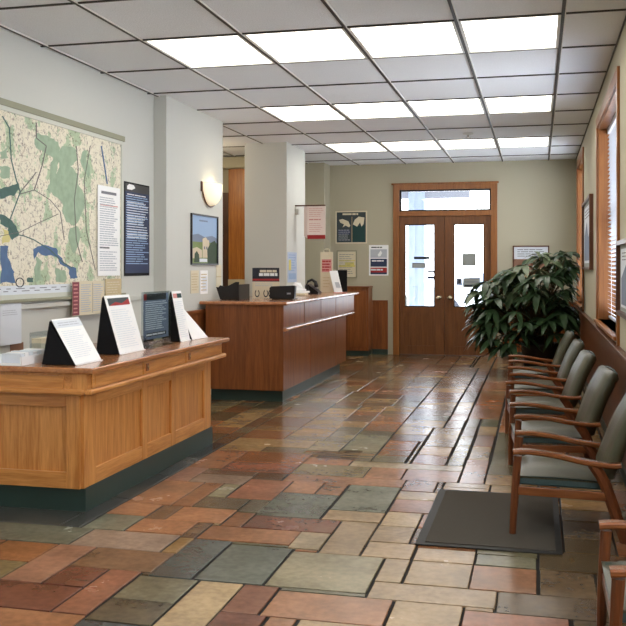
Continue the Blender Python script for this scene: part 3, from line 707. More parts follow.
def make_chair():
    t = thing('waiting_chair', 'x', 'chair', (0, 0, 0), 'wooden armchairs in a row along the right wall'); hw = .295
    for s in (-1, 1):
        y = s*hw
        k = MB(); sweep(k, [(.012, 0), (.018, .2), (.032, .436)], .042, .042, 'chairwZ', y, [.85, .95, 1.05]); k.build('front_leg', t)
        k = MB(); sweep(k, smooth_path([(.43, .42), (.49, .33), (.535, .21), (.615, 0)]), .04, .06, 'chairwZ', y, None); k.build('rear_leg', t)
        k = MB(); sweep(k, smooth_path([(.005, .456), (.10, .462), (.24, .450), (.38, .426), (.52, .414), (.58, .420)]), .058, .028, 'chairw', y); k.build('armrest', t)
        k = MB(); k.box((.035, y-.013, .22), (.53, y+.013, .267), 'chairw', .003); k.build('side_rail', t)
    k = MB(); k.box((.015, -hw+.022, .225), (.04, hw-.022, .27), 'chairwZ', .003); k.build('front_rail', t); k = MB(); k.box((.50, -hw+.013, .225), (.525, hw-.013, .27), 'chairwZ', .003); k.build('rear_rail', t)
    # seat cushion: dark boxing and paler top
    k = MB(); k.box((.018, -.262, .268), (.52, .262, .32), 'vinyl_s', .012, seg=3); st = k.build('seat', t, smooth=False)
    k = MB()
    rings = []; n = 9
    for i in range(n):
        f = i/(n-1); x = .012+f*.507; r = []
        for j in range(n):
            g = j/(n-1); y = -.269+g*.538
            z = .317+.036*(1-(2*f-1)**6)*(1-(2*g-1)**6)+.008*math.sin(math.pi*f)
            r.append((x, y, z))
        rings.append(r)
    k.loft(rings, 'vinyl', False, True, closed=False)
    k.loft([[(.012, -.269, .317), (.519, -.269, .317), (.519, .269, .317), (.012, .269, .317)], [(.016, -.265, .307), (.515, -.265, .307), (.515, .265, .307), (.016, .265, .307)]], 'vinyl', False)
    k.build('seat_top', st)
    # back
    path = smooth_path([(.51, .33), (.55, .44), (.61, .60), (.695, .765)], 5)
    k = MB(); rings = []
    for i, (x, z) in enumerate(path):
        a = Vector(path[max(i-1, 0)]); b = Vector(path[min(i+1, len(path)-1)]); d = (b-a).normalized(); n = Vector((-d[1], d[0]))
        f = i/(len(path)-1); ed = 1 if 0 < i < len(path)-1 else .55
        T = .036*ed; W = .262-(.015 if i in (0, len(path)-1) else 0)+.01*math.sin(math.pi*f)
        r = []
        for yy, q in ((-W, -T*.5), (-W+.02, -T), (W-.02, -T), (W, -T*.5), (W, T*.5), (W-.02, T), (.1, T*1.25), (-.1, T*1.25), (-W+.02, T), (-W, T*.5)):
            r.append((x+n[0]*q, yy, z+n[1]*q))
        rings.append(r)
    k.loft(rings, 'vinyl', True, True); bk = k.build('backrest', t)
    md = bk.modifiers.new('edge', 'EDGE_SPLIT'); md.split_angle = R(50)
    k = MB(); a = path[-1]; k.tube([(a[0]+.004, -.25, a[1]-.004), (a[0]+.01, -.1, a[1]+.006), (a[0]+.01, .1, a[1]+.006), (a[0]+.004, 0.25, a[1]-.004)], .006, 'vinyl_s', 6); k.build('piping', bk)
    return t
spots = [(.235, 3.60), (-.15, 5.55), (-.19, 6.85), (-.26, 8.17), (-.29, 9.42), (-.33, 10.7)]
turn = [0, 0, .09, .09, .06, .04]
clab = ['wooden waiting chair cut by the bottom right corner, pale seat corner showing',
        'wooden waiting chair with its front leg standing on the dark mat',
        'wooden waiting chair just behind the one on the mat, second in the wall row',
        'third green vinyl waiting chair of the wall row, in the middle of it',
        'fourth green vinyl waiting chair along the wall, next to last before plant',
        'farthest waiting chair of the wall row, closest to the leafy plant']
ch0 = make_chair()
chairs = []
for i, (x, y) in enumerate(spots):
    c = ch0 if i == 0 else copy_tree(ch0)
    c.location = (x, y, 0); c.rotation_euler.z = turn[i]; c['label'] = clab[i]; chairs.append(c)
    if i == 1: c.location.z = .0135; c.rotation_euler.y = .0205   # front legs stand on the mat

# ------------------------------------------------------------------ mat
k = MB(); k.box((-.645, 4.95, .0005), (.125, 6.21, .008), 'mate', .003)
mt = k.build('door_mat', None, (-.26, 5.58, 0)); tag(mt, 'dark grey rectangular rubber edged mat on the slate floor', 'mat')
bx('pile', (-.595, 4.99, .008), (.09, 6.17, .013), 'matb', mt, (-.26, 5.58, 0))

# ------------------------------------------------------------------ plant
po = (.02, 13.2, 0)
t = thing('potted_plant', 'large leafy green potted plant in the back right corner', 'plant', po)
k = MB(); k.lathe([(.17, 0), (.20, .02), (.25, .40), (.27, .42), (.265, .45), (.235, .45), (.22, .40)], 'pot', 28); k.build('pot', t)
k = MB(); k.lathe([(.01, .36), (.225, .36), (.222, .385), (.01, .395)], 'soil', 24); k.build('soil', t)
g = random.Random(5); ks = MB(); kl = MB()
def leaf(k, p, d, L, W, m, droop):
    d = d.normalized(); side = d.cross(Vector((0, 0, 1)))
    side = side.normalized() if side.length > .05 else Vector((1, 0, 0)); up = side.cross(d)
    side = (side+up*g.uniform(-.5, .5)).normalized(); pts = []
    prof = [(0, .0), (.15, .55), (.4, 1), (.7, .8), (.9, .35), (1, 0)]
    mi = k.mi(m); rows = []
    for f, wv in prof:
        c = p+d*(L*f)+Vector((0, 0, -droop*L*f*f)); s = side*(W*wv/2)
        rows.append((c-s+up*.12*W*wv, c, c+s+up*.12*W*wv))
    vr = []
    for i, r in enumerate(rows):
        if i in (0, len(rows)-1): v = k.bm.verts.new(r[1]); vr.append((v, v, v))
        else: vr.append(tuple(k.bm.verts.new(q) for q in r))
    for a, b in zip(vr, vr[1:]):
        for j in (0, 1):
            vs = [a[j], a[j+1], b[j+1], b[j]]; u = []
            for v in vs:
                if v not in u: u.append(v)
            if len(u) >= 3: f = k.bm.faces.new(u); f.material_index = mi; f.smooth = True
tips = []
for i in range(105):
    # envelope: a wide crown, lower on the left
    th = g.uniform(0, 2*math.pi); rr = g.uniform(.15, 1)**.6
    x = .74*rr*math.cos(th)-.14; y = .62*rr*math.sin(th)
    top = 1.66-.45*max(0, -x/.9)-.25*rr**4; z = g.uniform(.42, top)
    if x > .40: x = .40+g.uniform(-.14, .02)
    if z < .7 and y > 0: z += .4
    tips.append(Vector((x, y, z)))
tips += [Vector((.38, -.15, 1.70)), Vector((.28, -.2, 1.66)), Vector((.4, -.25, 1.45)), Vector((.36, -.3, 1.2)), Vector((-.1, -.5, .75)), Vector((.12, -.5, .8)), Vector((.2, -.48, .6)), Vector((-.25, -.45, .62)), Vector((.0, -.1, 1.66)), Vector((.1, -.15, 1.6)), Vector((.36, -.1, 1.68)), Vector((.30, .1, 1.58)), Vector((-.82, -.2, 1.16)), Vector((-.88, -.1, .98)), Vector((-.7, -.2, 1.3)), Vector((-.35, -.2, 1.45))]
for p in tips:
    b = Vector((g.uniform(-.08, .08), g.uniform(-.08, .08), .39)); mid_ = b.lerp(p, .55)+Vector((0, 0, .12*g.random()))
    mid_.x *= .7; mid_.y *= .7
    ks.tube([b, mid_, p], [.012, .008, .004], 'bark', 5)
    out = Vector((p.x, p.y, .15)).normalized(); n = g.choice([6, 7, 8]); L = g.uniform(.22, .36)
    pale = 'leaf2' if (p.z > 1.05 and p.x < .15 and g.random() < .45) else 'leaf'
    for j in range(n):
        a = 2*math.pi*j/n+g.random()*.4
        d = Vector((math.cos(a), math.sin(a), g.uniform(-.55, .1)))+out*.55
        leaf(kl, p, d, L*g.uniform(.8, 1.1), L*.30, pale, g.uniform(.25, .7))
# keep foliage clear of the wall
for v in kl.bm.verts:
    if v.co.x > .53: v.co.x = .53+(v.co.x-.53)*.1
ks.build('stem', t); kl.build('foliage', t)

# ------------------------------------------------------------------ wall sconce
so = (-3.72, 10.17, 2.30); SY = 10.12
t = thing('wall_sconce', 'glowing half bowl wall sconce on the pilaster above the framed picture', 'wall lamp', so)
k = MB(); rings = []
for i in range(12):
    f = i/11; z = 2.465-.25*math.sin(f*math.pi/2); w_h = max(.01, max(0,.26)*math.cos(f*math.pi/2)**.8); dpt = max(.006, .13*math.cos(f*math.pi/2)**.7)
    rings.append([(-3.712+dpt*math.sin(a), SY-w_h*math.cos(a), z) for a in [math.pi*j/16 for j in range(17)]])
k.loft(rings, 'shade', False, True, closed=False); k.build('glass_bowl', t, so)
k = MB(); k.box((-3.72, SY-.06, 2.25), (-3.705, SY+.06, 2.40), 'steel', .003)
k.tube([(-3.706, SY-.27*math.cos(a), 2.46-.26*math.sin(a)) for a in [math.pi*j/14 for j in range(15)]], .010, 'brownf', 8)
k.box((-3.72, SY-.285, 2.36), (-3.70, SY-.255, 2.475), 'brownf', .003)
k.build('bracket', t, so)
l = bpy.data.lights.new('bulb', 'POINT'); l.energy = .8; l.color = (1, .80, .52); l.shadow_soft_size = .04
lo = bpy.data.objects.new('bulb', l); C.objects.link(lo); lo.parent = t; lo.location = (.07, 0, .12)

# ------------------------------------------------------------------ left wall: map and papers (plane X = XL, seen from +X: right = +Y)
UY = (0, 1, 0); UZ = (0, 0, 1)
def rayp(u, v, ax, val):
    a = (u-313)/920; c, s = math.cos(YAW), math.sin(YAW); r = (a*c-s, a*s+c, (267-v)/920); t = val/r[ax]
    return Vector((r[0]*t, r[1]*t, EYE+r[2]*t))
my0, my1, mz0, mz1 = 4.6, 8.05, 1.29, 2.66
mo = (XL+.001, 6.3, 1.25)
t = thing('wall_map', 'large framed regional map with green areas and blue lakes on left wall', 'map', mo)
s = Sheet((XL+.008, my0, mz0), UY, UZ, my1-my0, mz1-mz0, 'map', .004)
def mp(pts):
    out = []
    for u, v in pts:
        p = rayp(u, v, 0, XL+.01); out.append(((p.y-my0)/(my1-my0), min(.985, max(.005, (p.z-mz0)/(mz1-mz0)))))
    return out
def rough(pts, g, n=2):
    for _ in range(n):
        out = []
        for (a, b), (c, d) in zip(pts, pts[1:]+pts[:1]):
            L_ = math.hypot(c-a, d-b); out += [(a, b), ((a+c)/2+g.uniform(-.16, .16)*L_, (b+d)/2+g.uniform(-.16, .16)*L_)]
        pts = out
    return pts
gm = random.Random(21)
def mpoly(pts, m, lift=.0010): s.pg(mp(rough(pts, gm)), m, lift)
mpoly([(37,133),(48,136),(58,142),(60,148),(57,165),(55,185),(50,194),(46,190),(50,172),(53,158),(44,152),(36,148)], 'mapg')
mpoly([(62,146),(76,150),(78,160),(70,166),(78,174),(82,190),(82,212),(74,226),(66,222),(63,205),(54,196),(47,190),(56,178),(58,160)], 'mapg', .0012)
mpoly([(82,152),(87,150),(86,162),(90,168),(88,178),(84,170)], 'mapg')
mpoly([(70,228),(77,226),(78,246),(74,254),(70,244)], 'mapg')
mpoly([(0,152),(8,144),(8,158),(0,158)], 'mapg'); mpoly([(0,166),(10,168),(9,178),(0,177)], 'mapg')
mpoly([(0,189),(10,186),(18,183),(20,189),(14,196),(0,199)], 'mapdg'); mpoly([(0,214),(8,218),(16,226),(18,236),(12,240),(8,228),(0,224)], 'mapdg', .0012)
mpoly([(35,256),(42,262),(43,281),(35,282)], 'mapg', .0012); mpoly([(55,268),(64,270),(65,282),(56,282)], 'mapg', .0012)
mpoly([(27,278),(33,278),(33,282),(27,282)], 'mapdg', .0012)
mpoly([(33,249),(42,245),(56,248),(62,258),(64,264),(70,267),(76,268),(77,278),(70,279),(69,270),(60,264),(56,257),(46,256),(38,252),(34,260)], 'mapb', .0016)
mpoly([(0,246),(8,246),(9,260),(14,272),(15,283),(0,284)], 'mapb', .0016)
mpoly([(2,228),(8,231),(9,242),(2,244)], 'mapy', .0018)
def mline(pts, w=.9, m='mapl'):
    for (a, b), (c, d) in zip(pts, pts[1:]):
        L_ = math.hypot(c-a, d-b) or 1; nx, ny = -(d-b)/L_*w/2, (c-a)/L_*w/2
        s.pg(mp([(a+nx, b+ny), (c+nx, d+ny), (c-nx, d-ny), (a-nx, b-ny)]), m, .0022)
mline([(2,116),(9,128),(11,160),(16,180),(20,192),(14,208),(8,224),(14,234),(24,236),(34,240),(50,250),(62,262),(72,268)], 1.0, 'mapdg')
mline([(36,122),(36,138),(46,146),(42,165),(34,190),(20,194)]); mline([(20,192),(30,180),(36,172)]); mline([(101,146),(103,158),(107,184)], 1.2, 'mapb')
mline([(76,146),(78,170),(74,200),(76,240),(82,262)], .7); mline([(90,146),(84,180),(86,230),(95,270)], .6); mline([(34,190),(50,200),(60,212),(64,240)], .6); mline([(0,236),(20,232),(40,222),(58,214)], .6)
c0 = [(19.5+4*math.cos(a), 282.5+4.6*math.sin(a)) for a in [2*math.pi*q/10 for q in range(11)]]; mline(c0, .9, 'inkd')
s.r(.0, .0, .995, .05, 'cloud_p', .0009); s.lines(.1, .012, .8, .04, 2, 'ink', 3, .3, 30, .0014)
s.done('map_sheet', t, mo)
frame_around((XL+.001, my0, mz0), UY, UZ, my1-my0, mz1-mz0, 'framel', .035, .02).build('frame', t, mo)
k = MB(); k.box((XL+.001, my0-.04, mz1+.035), (XL+.03, my1+.06, mz1+.085), 'olive', .003); k.box((XL+.001, my0-.04, mz0-.06), (XL+.05, my1+.04, mz0-.035), 'olive', .003); k.build('rail', t, mo)

def wallpaper_y(name, label, cat, u0, v0, u1, v1, m, X, deco=None, fr=None, fw=.02, t_=.004, N=1):
    """sheet on a plane x = X; pixel box of its left/top and right/bottom"""
    a = rayp(u0, v0, 0, X); b = rayp(u1, v1, 0, X)
    y0, y1 = sorted((a.y, b.y)); z1 = max(a.z, b.z); z0 = min(a.z, b.z)
    if N > 0: P, U = (X, y0, z0), (0, 1, 0)
    else: P, U = (X, y1, z0), (0, -1, 0)
    s = Sheet(P, U, UZ, y1-y0, z1-z0, m, t_)
    if deco: deco(s)
    if fr:
        r = thing(name, label, cat, P); s.done('print', r, P); frame_around(P, U, UZ, y1-y0, z1-z0, fr, fw, .02).build('frame', r, P); return r
    return tag(s.done(name, None, P), label, cat)
def d_list(s): s.lines(.15, .90, .85, .95, 1, 'ink', 1, .6, 1.3); s.lines(.08, .33, .92, .88, 22, 'inkl', 2, .45); s.lines(.08, .30, .6, .325, 1, 'ink', 5, .7); s.lines(.08, .05, .9, .28, 9, 'inkl', 8, .4); s.r(.1, .78, .9, .79, 'redl')
wallpaper_y('text_notice', 'tall white notice full of text pinned over the map edge', 'notice', 97.5, 184.5, 119.6, 275.5, 'white', XL+.022, d_list)
def d_dark(s):
    s.r(.03, .03, .97, .90, 'navy'); s.r(.03, .90, .97, .985, 'black'); s.lines(.1, .855, .9, .885, 1, 'white', 3, .3, 3)
    s.pg([(.1, .92), (.28, .92), (.42, .945), (.36, .975), (.18, .98), (.1, .955)], 'white'); s.r(.03, .03, .97, .2, 'hill_p', .0010)
    s.lines(.06, .12, .97, .86, 30, 'sky_p', 4, .42, 2.2, .002); s.lines(.1, .4, .95, .8, 14, 'cloud_p', 9, .3, 2, .0026)
wallpaper_y('blue_poster', 'dark blue poster with black header next to the map', 'poster', 124, 181, 149, 275.5, 'blackm', XL+.003, d_dark)
def d_menu(s):
    s.r(.0, .02, .2, .98, 'mauve'); s.lines(.03, .05, .17, .95, 8, 'redl', 3, .35, 1.5)
    s.lines(.25, .08, .58, .92, 13, 'inkl', 4, .4, 3); s.lines(.64, .08, .96, .92, 13, 'inkl', 6, .4, 3); s.r(.61, .05, .615, .95, 'ink')
wallpaper_y('pinned_leaflet', 'cream leaflet with a red left border pinned under the map', 'leaflet', 72, 281.5, 104, 313, 'cream', XL+.056, d_menu)
wallpaper_y('pinned_leaflet', 'plain tan leaflet right of the red bordered one, under the map', 'leaflet', 105, 279, 121, 300, 'tan', XL+.053, lambda s: s.lines(.1, .1, .9, .9, 7, 'cream', 3, .3))
wallpaper_y('wall_notice', 'pale translucent sheet at the photo edge below the map', 'notice', 0, 304, 21, 343, 'cloud_p', XL+.032, lambda s: s.lines(.1, .7, .95, .85, 3, 'inkl', 2, .3))
wallpaper_y('wall_notice', 'small brown label on the wall just above the white booklet box', 'label', 10, 344, 23, 351.5, 'pinkbr', XL+.003)
# pilaster
PX = -3.72
def d_view(s):
    s.r(0, 0, 1, 1, 'sky_p', .0006); s.lines(.3, .88, .75, .92, 1, 'hill_p', 2, .8, 4)
    s.pg([(0, .55), (0, .78), (.3, .72), (.6, .76), (1, .70), (1, .55)], 'cloud_p', .0008); s.pg([(0, .42), (0, .58), (.25, .62), (.5, .56), (.8, .60), (1, .55), (1, .42)], 'hill_p', .001)
    s.pg([(0, 0), (0, .45), (1, .45), (1, 0)], 'grass_p', .0012); s.pg([(.42, .12), (.42, .52), (.55, .56), (.62, .50), (.68, .50), (.68, .12)], 'sand_p', .0016)
    s.pg([(.02, .1), (.02, .3), (.2, .34), (.4, .28), (.4, .12)], 'sand_p', .0015); s.pg([(.62, 0), (.6, .3), (.75, .45), (.9, .5), (1, .42), (1, 0)], 'tree_p', .002)
    s.pg([(.1, .02), (.12, .2), (.2, .26), (.28, .18), (.3, .02)], 'tree_p', .002); s.r(.47, .3, .52, .36, 'ink', .0022); s.r(.56, .3, .61, .36, 'ink', .0022); s.r(.3, .03, .6, .1, 'cloud_p', .0018)
wallpaper_y('framed_picture', 'black framed landscape print with pale building under the wall sconce', 'picture', 191, 214.5, 216.5, 263.5, 'cloud_p', PX+.001, d_view, 'black', .018)
wallpaper_y('pinned_note', 'left cream note below the framed landscape print', 'note', 190.5, 270.5, 198.5, 293, 'cream', PX+.001, lambda s: s.lines(.1, .1, .9, .9, 7, 'tan', 3, .3))
wallpaper_y('pinned_note', 'middle white note with bluish print below the framed landscape print', 'note', 200, 270.5, 207.5, 293.5, 'white', PX+.001, lambda s: s.r(.3, .1, .9, .75, 'cloud_p').lines(.1, .1, .9, .9, 6, 'tan', 4, .3))
wallpaper_y('pinned_note', 'narrow cream note at the pilaster edge above the counter', 'note', 216, 265, 221.0, 287, 'cream', PX+.001, lambda s: s.r(0, .45, 1, .5, 'tan'))
wallpaper_y('blue_leaflet', 'pale blue leaflet on the bright side of the central pillar', 'leaflet', 287.5, 252, 296.5, 282, 'paleblue', -3.4545, lambda s: s.lines(.1, .35, .9, .95, 7, 'sky_p', 3, .4).r(.1, .4, .35, .75, 'yellowp', .002).r(.1, .1, .9, .3, 'sky_p'))
# back wall
def back_sheet(name, label, cat, u0, v0, u1, v1, m, deco=None, fr=None, Y=YB, fw=.02):
    a = rayp(u0, v1, 1, Y); b = rayp(u1, v0, 1, Y); P = (a.x, Y-.001, a.z)
    s = Sheet(P, (1, 0, 0), UZ, b.x-a.x, b.z-a.z, m, .004)
    if deco: deco(s)
    if fr:
        r = thing(name, label, cat, P); s.done('print', r, P); frame_around(P, (1, 0, 0), UZ, b.x-a.x, b.z-a.z, fr, fw, .02).build('frame', r, P); return r
    return tag(s.done(name, None, P), label, cat)
def d_two(s):
    s.r(0, 0, 1, 1, 'slate_p', .0006); s.lines(.2, .90, .95, .97, 1, 'cream', 2, .8, 3.5); s.r(.53, .02, .96, .55, 'teal'); s.r(.515, .0, .53, .85, 'tan')
    s.pg([(.08, .75), (.2, .78), (.4, .7), (.47, .55), (.42, .5), (.3, .56), (.2, .5), (.25, .6), (.12, .66)], 'cream'); s.pg([(.55, .6), (.62, .75), (.75, .85), (.95, .82), (.92, .6), (.85, .52), (.8, .66), (.7, .52)], 'cream')
    s.lines(.06, .05, .46, .44, 6, 'inkl', 3, .25); s.r(.06, .26, .46, .42, 'navy', .001)
back_sheet('teal_poster', 'dark teal two part poster high on the back wall, pale border', 'poster', 336.8, 212, 366, 242.5, 'slate_p', d_two, 'cream')
def d_form(s): s.lines(.08, .1, .92, .92, 10, 'ink', 4, .22, 4); s.r(.05, .4, .95, .46, 'yellowp', .0009); s.r(.05, .62, .95, .66, 'yellowp', .0009); s.r(.4, .46, .9, .58, 'yellowp', .0008)
back_sheet('framed_certificate', 'cream framed certificate below the teal poster on back wall', 'certificate', 338, 251.5, 356, 277, 'cream', d_form, 'olive')
def d_three(s):
    s.lines(.12, .90, .9, .95, 1, 'inkd', 2, .7, 4); s.r(.08, .58, .92, .86, 'inkl'); s.pg([(.45, .68), (.6, .82), (.68, .74), (.6, .64), (.5, .62)], 'white', .002)
    s.r(.08, .29, .92, .55, 'navy'); s.lines(.15, .44, .9, .52, 1, 'white', 5, .5, 4, .002); s.r(.08, .06, .92, .26, 'red'); s.lines(.1, .14, .9, .24, 1, 'cloud_p', 6, .5, 4, .002); s.r(.08, .04, .92, .1, 'navy', .002)
back_sheet('striped_poster', 'white poster with grey, navy and red blocks left of double doors', 'poster', 369, 245, 388.5, 275.5, 'white', d_three)
def d_hist(s): s.r(0, 0, 1, .62, 'pinkbr', .0008); s.lines(.1, .68, .9, .95, 4, 'ink', 3, .3); s.pg([(0, .05), (.2, .3), (.45, .15), (.7, .4), (1, .2), (1, 0), (0, 0)], 'tan', .0014)
back_sheet('framed_picture', 'brown framed print half hidden by the plant, right of the doors', 'picture', 514, 246.8, 548, 279, 'cloud_p', d_hist, 'brownf')
# hanging acrylic sign on the pillar
o = (-3.455, 13.05, 1.9)
t = thing('hanging_sign', 'white sign with red lower strip sticking out from the pillar', 'sign', o)
a = rayp(307.5, 239, 1, 13.05); b = rayp(325.5, 206, 1, 13.05)
s = Sheet((a.x, 13.05, a.z), (1, 0, 0), UZ, b.x-a.x, b.z-a.z, 'pinkp', .012)
s.lines(.1, .66, .9, .95, 5, 'redl', 3, .2); s.lines(.1, .56, .9, .62, 1, 'redl', 5, .6, 4); s.lines(.1, .2, .9, .5, 5, 'redl', 6, .2); s.r(0, 0, 1, .12, 'red'); s.done('sign_face', t, o)
k = MB(); k.prism([(a.x, 13.05, a.z+.01), (a.x-.07, 13.12, a.z+.04), (a.x-.07, 13.12, b.z), (a.x, 13.05, b.z)], (0, .006, 0), 'pinkp'); k.build('side_pane', t, o)
k = MB(); k.box((-3.455, 13.02, b.z), (b.x, 13.07, b.z+.018), 'brownf', .003); k.box((-3.455, 13.0, b.z-.12), (-3.40, 13.06, b.z-.04), 'steel', .004); k.build('bracket', t, o)
# right wall pictures: plane X=XR facing -X
RX = XR-.001
def right_pic(label, y0, y1, z0, z1, seed, fr, cat='picture'):
    P = (RX, y1, z0); r = thing('framed_picture', label, cat, P)
    s = Sheet((RX-.012, y1, z0), (0, -1, 0), UZ, y1-y0, z1-z0, 'noticeg', .004); s.r(.06, .06, .94, .94, 'cloud_p', .0008); s.pg([(.1, .1), (.1, .5), (.4, .7), (.6, .45), (.9, .6), (.9, .1)], 'hill_p'); s.lines(.15, .75, .85, .9, 3, 'ink', seed, .3)
    s.done('print', r, P); frame_around((RX, y1, z0), (0, -1, 0), UZ, y1-y0, z1-z0, fr, .03, .045).build('frame', r, P)
right_pic('brown framed print between the two windows of the right wall', 10.9, 12.7, 1.50, 2.30, 2, 'brownf')
right_pic('framed print at the right photo edge, near side of window', 6.0, 7.18, 1.18, 1.66, 4, 'brownf')

# sprinkler / detector on the ceiling
p = rayp(468, 134, 2, 1); 
a_ = (468-313)/920; c_, s_ = math.cos(YAW), math.sin(YAW); tt = (H-EYE)/((267-133.5)/920); sx, sy = (a_*c_-s_)*tt, (a_*s_+c_)*tt
t = thing('ceiling_sprinkler', 'small round sprinkler head on the ceiling before the farthest lights', 'sprinkler', (sx, sy, H))
k = MB(); k.lathe([(.001, .006), (.07, .006), (.07, -.008), (.03, -.02), (.001, -.02)][::-1], 'gridw', 20); k.build('escutcheon', t)
k = MB(); k.tube([(0, 0, -.02), (0, 0, -.05)], .012, 'steel', 10); k.tube([(0, 0, -.05), (0, 0, -.055)], .035, 'steel', 14); k.build('head', t)

# ------------------------------------------------------------------ things on the oak counter
T1 = .891
def easel(label, x, y0, y1, z1, lean, back, m='white', deco=None, name='tabletop_sign'):
    """A-frame: sheet board leaning back towards -X, bottom edge at x, and a rear black leg board"""
    o = (x, (y0+y1)/2, T1); t = thing(name, label, 'sign', o); h = z1-T1; L = math.hypot(h, lean)
    V = Vector((-lean, 0, h)).normalized(); U = Vector((0, 1, 0))
    s = Sheet(Vector((x, y0, T1+.006)), U, V, y1-y0, L, m, .004); N = s.N
    if deco: deco(s)
    s.done('sheet', t, o)
    k = MB(); q = [Vector((x, y0, T1+.004))-N*.006, Vector((x, y1, T1+.004))-N*.006, Vector((x, y1, T1+.004))+V*L-N*.006, Vector((x, y0, T1+.004))+V*L-N*.006]
    k.prism(q, N*.0055, 'blackm')
    top = Vector((x-lean, 0, z1-.004)); bk = Vector((x-back, 0, T1+.001))
    q = [Vector((top.x-.008, y0, top.z)), Vector((top.x-.008, y1, top.z)), Vector((bk.x, y1, bk.z)), Vector((bk.x, y0, bk.z))]
    nn = (q[1]-q[0]).cross(q[3]-q[0]).normalized(); k.prism(q, nn*.004, 'blackm')
    for yy in (y0+.002, y1-.006):
        k.prism([(x-.008, yy, T1+.002), (bk.x+.002, yy, T1+.002), (top.x-.008, yy, top.z-.012)], (0, .004, 0), 'blackm')
    k.box((x+.002, y0, T1+.0005), (x+.016, y1, T1+.006), 'white')
    k.build('easel_board', t, o); return t
def d_e1(s): s.r(.0, .80, 1, .97, 'cloud_p'); s.lines(.12, .83, .9, .93, 2, 'inkl', 3, .35, 4); s.lines(.1, .12, .9, .74, 14, 'cloud_p', 4, .3, 7)
def d_e2(s): s.r(.08, .82, .92, .95, 'slate_p'); s.pg([(.08, .82), (.35, .88), (.6, .85), (.92, .93), (.92, .82)], 'red', .002); s.lines(.1, .08, .9, .76, 18, 'cloud_p', 6, .3, 7)
def d_e3(s): s.r(.06, .86, .94, .95, 'teal'); s.r(.06, .86, .45, .95, 'redl', .002); s.lines(.08, .06, .92, .8, 18, 'cloud_p', 7, .3, 6)
easel('low black easel with slanted white page, leftmost on the oak counter', -2.77, 5.16, 5.50, 1.165, .165, .225, deco=d_e1)
easel('tall black easel with white page and dark red banner, second on oak counter', -2.815, 5.87, 6.27, 1.292, .12, .175, deco=d_e2)
easel('easel with white page and red green banner, rightmost pair on oak counter', -2.82, 7.00, 7.20, 1.295, .08, .16, deco=d_e3)
o = (-2.80, 7.32, T1); k = MB()
q = [Vector((-2.80, 7.215, T1)), Vector((-2.77, 7.50, T1)), Vector((-2.93, 7.30, T1+.27)), Vector((-2.93, 7.215, T1+.30))]
k.prism(q, (.004, 0, .002), 'white'); k.prism([v+Vector((-.008, 0, 0)) for v in q], (.006, 0, .0), 'blackm')
k.prism([Vector((-2.81, 7.22, T1)), Vector((-2.79, 7.48, T1)), Vector((-2.99, 7.36, T1)), Vector((-2.94, 7.27, T1+.26))], (-.004, 0, 0), 'blackm')
tag(k.build('leaning_page', None, o), 'blank white page leaning at the far end of the oak counter', 'sign')
o = (-2.84, 6.66, T1); t = thing('acrylic_holder', 'clear upright holder with a grey blue leaflet on the oak counter', 'leaflet holder', o)
s = Sheet((-2.862, 6.37, T1+.06), UY, UZ, .47, .345, 'hill_p', .004); s.r(0, .86, .9, 1, 'inkd'); s.r(0, .86, .1, 1, 'red', .002)
s.lines(.06, .2, .95, .84, 14, 'cloud_p', 4, .5, 2.2); s.r(.1, .06, .9, .14, 'inkd'); s.lines(.1, .07, .9, .13, 1, 'white', 3, .6, 4, .002); s.done('leaflet', t, o)
k = MB(); k.box((-2.855, 6.355, T1+.001), (-2.851, 6.875, T1+.42), 'acryl'); k.box((-2.872, 6.355, T1+.001), (-2.867, 6.875, T1+.42), 'acryl'); k.box((-2.867, 6.355, T1+.001), (-2.79, 6.875, T1+.006), 'acryl')
k.prism([(-2.851, 6.355, T1+.006), (-2.79, 6.355, T1+.006), (-2.851, 6.355, T1+.10)], (0, .004, 0), 'acryl'); k.build('holder', t, o)
o = (-3.17, 5.22, T1); t = thing('booklet_box', 'small white box of folded booklets at the left end of oak counter', 'box', o)
k = MB(); k.box((-3.24, 5.06, T1+.001), (-3.08, 5.44, T1+.015), 'white'); k.box((-3.24, 5.06, T1+.015), (-3.23, 5.44, T1+.07), 'white'); k.box((-3.09, 5.06, T1+.015), (-3.08, 5.44, T1+.055), 'white'); k.build('tray', t, o)
for q in range(7): bx('booklet', (-3.225, 5.075+.05*q, T1+.016), (-3.095, 5.075+.05*q+.044, T1+.072+.004*(q % 3)), 'white' if q % 2 else 'cloud_p', t, o)
o = (-3.2, 5.64, T1); k = MB()
k.box((-3.30, 5.52, T1+.001), (-3.12, 5.78, T1+.006), 'acryl'); k.box((-3.30, 5.52, T1+.006), (-3.295, 5.78, T1+.17), 'acryl'); k.box((-3.125, 5.52, T1+.006), (-3.12, 5.78, T1+.06), 'acryl')
k.box((-3.295, 5.52, T1+.006), (-3.125, 5.524, T1+.10), 'acryl'); k.box((-3.295, 5.776, T1+.006), (-3.125, 5.78, T1+.10), 'acryl')
t = k.build('leaflet_tray', None, o); tag(t, 'clear tray with cream leaflets left of the first easel on oak counter', 'tray')
bx('leaflet_stack', (-3.29, 5.53, T1+.007), (-3.22, 5.77, T1+.13), 'cream', t, o)
o = (-3.05, 6.95, T1); t = thing('card_stand', 'small cream card in a dark stand between holder and last easel', 'card stand', o)
k = MB(); k.prism([(-3.09, 6.88, T1+.001), (-3.00, 6.88, T1+.001), (-3.07, 6.88, T1+.19)], (0, .20, 0), 'blackm'); k.build('stand', t, o)
k = MB(); k.prism([(-2.998, 6.89, T1+.01), (-2.998, 7.07, T1+.01), (-3.064, 7.07, T1+.18), (-3.064, 6.89, T1+.18)], (.004, 0, .002), 'tan'); k.build('card', t, o)

# ------------------------------------------------------------------ things on the cherry counter (top z 1.115)
T2 = 1.116
def at2(u, v, Y): return rayp(u, v, 1, Y)
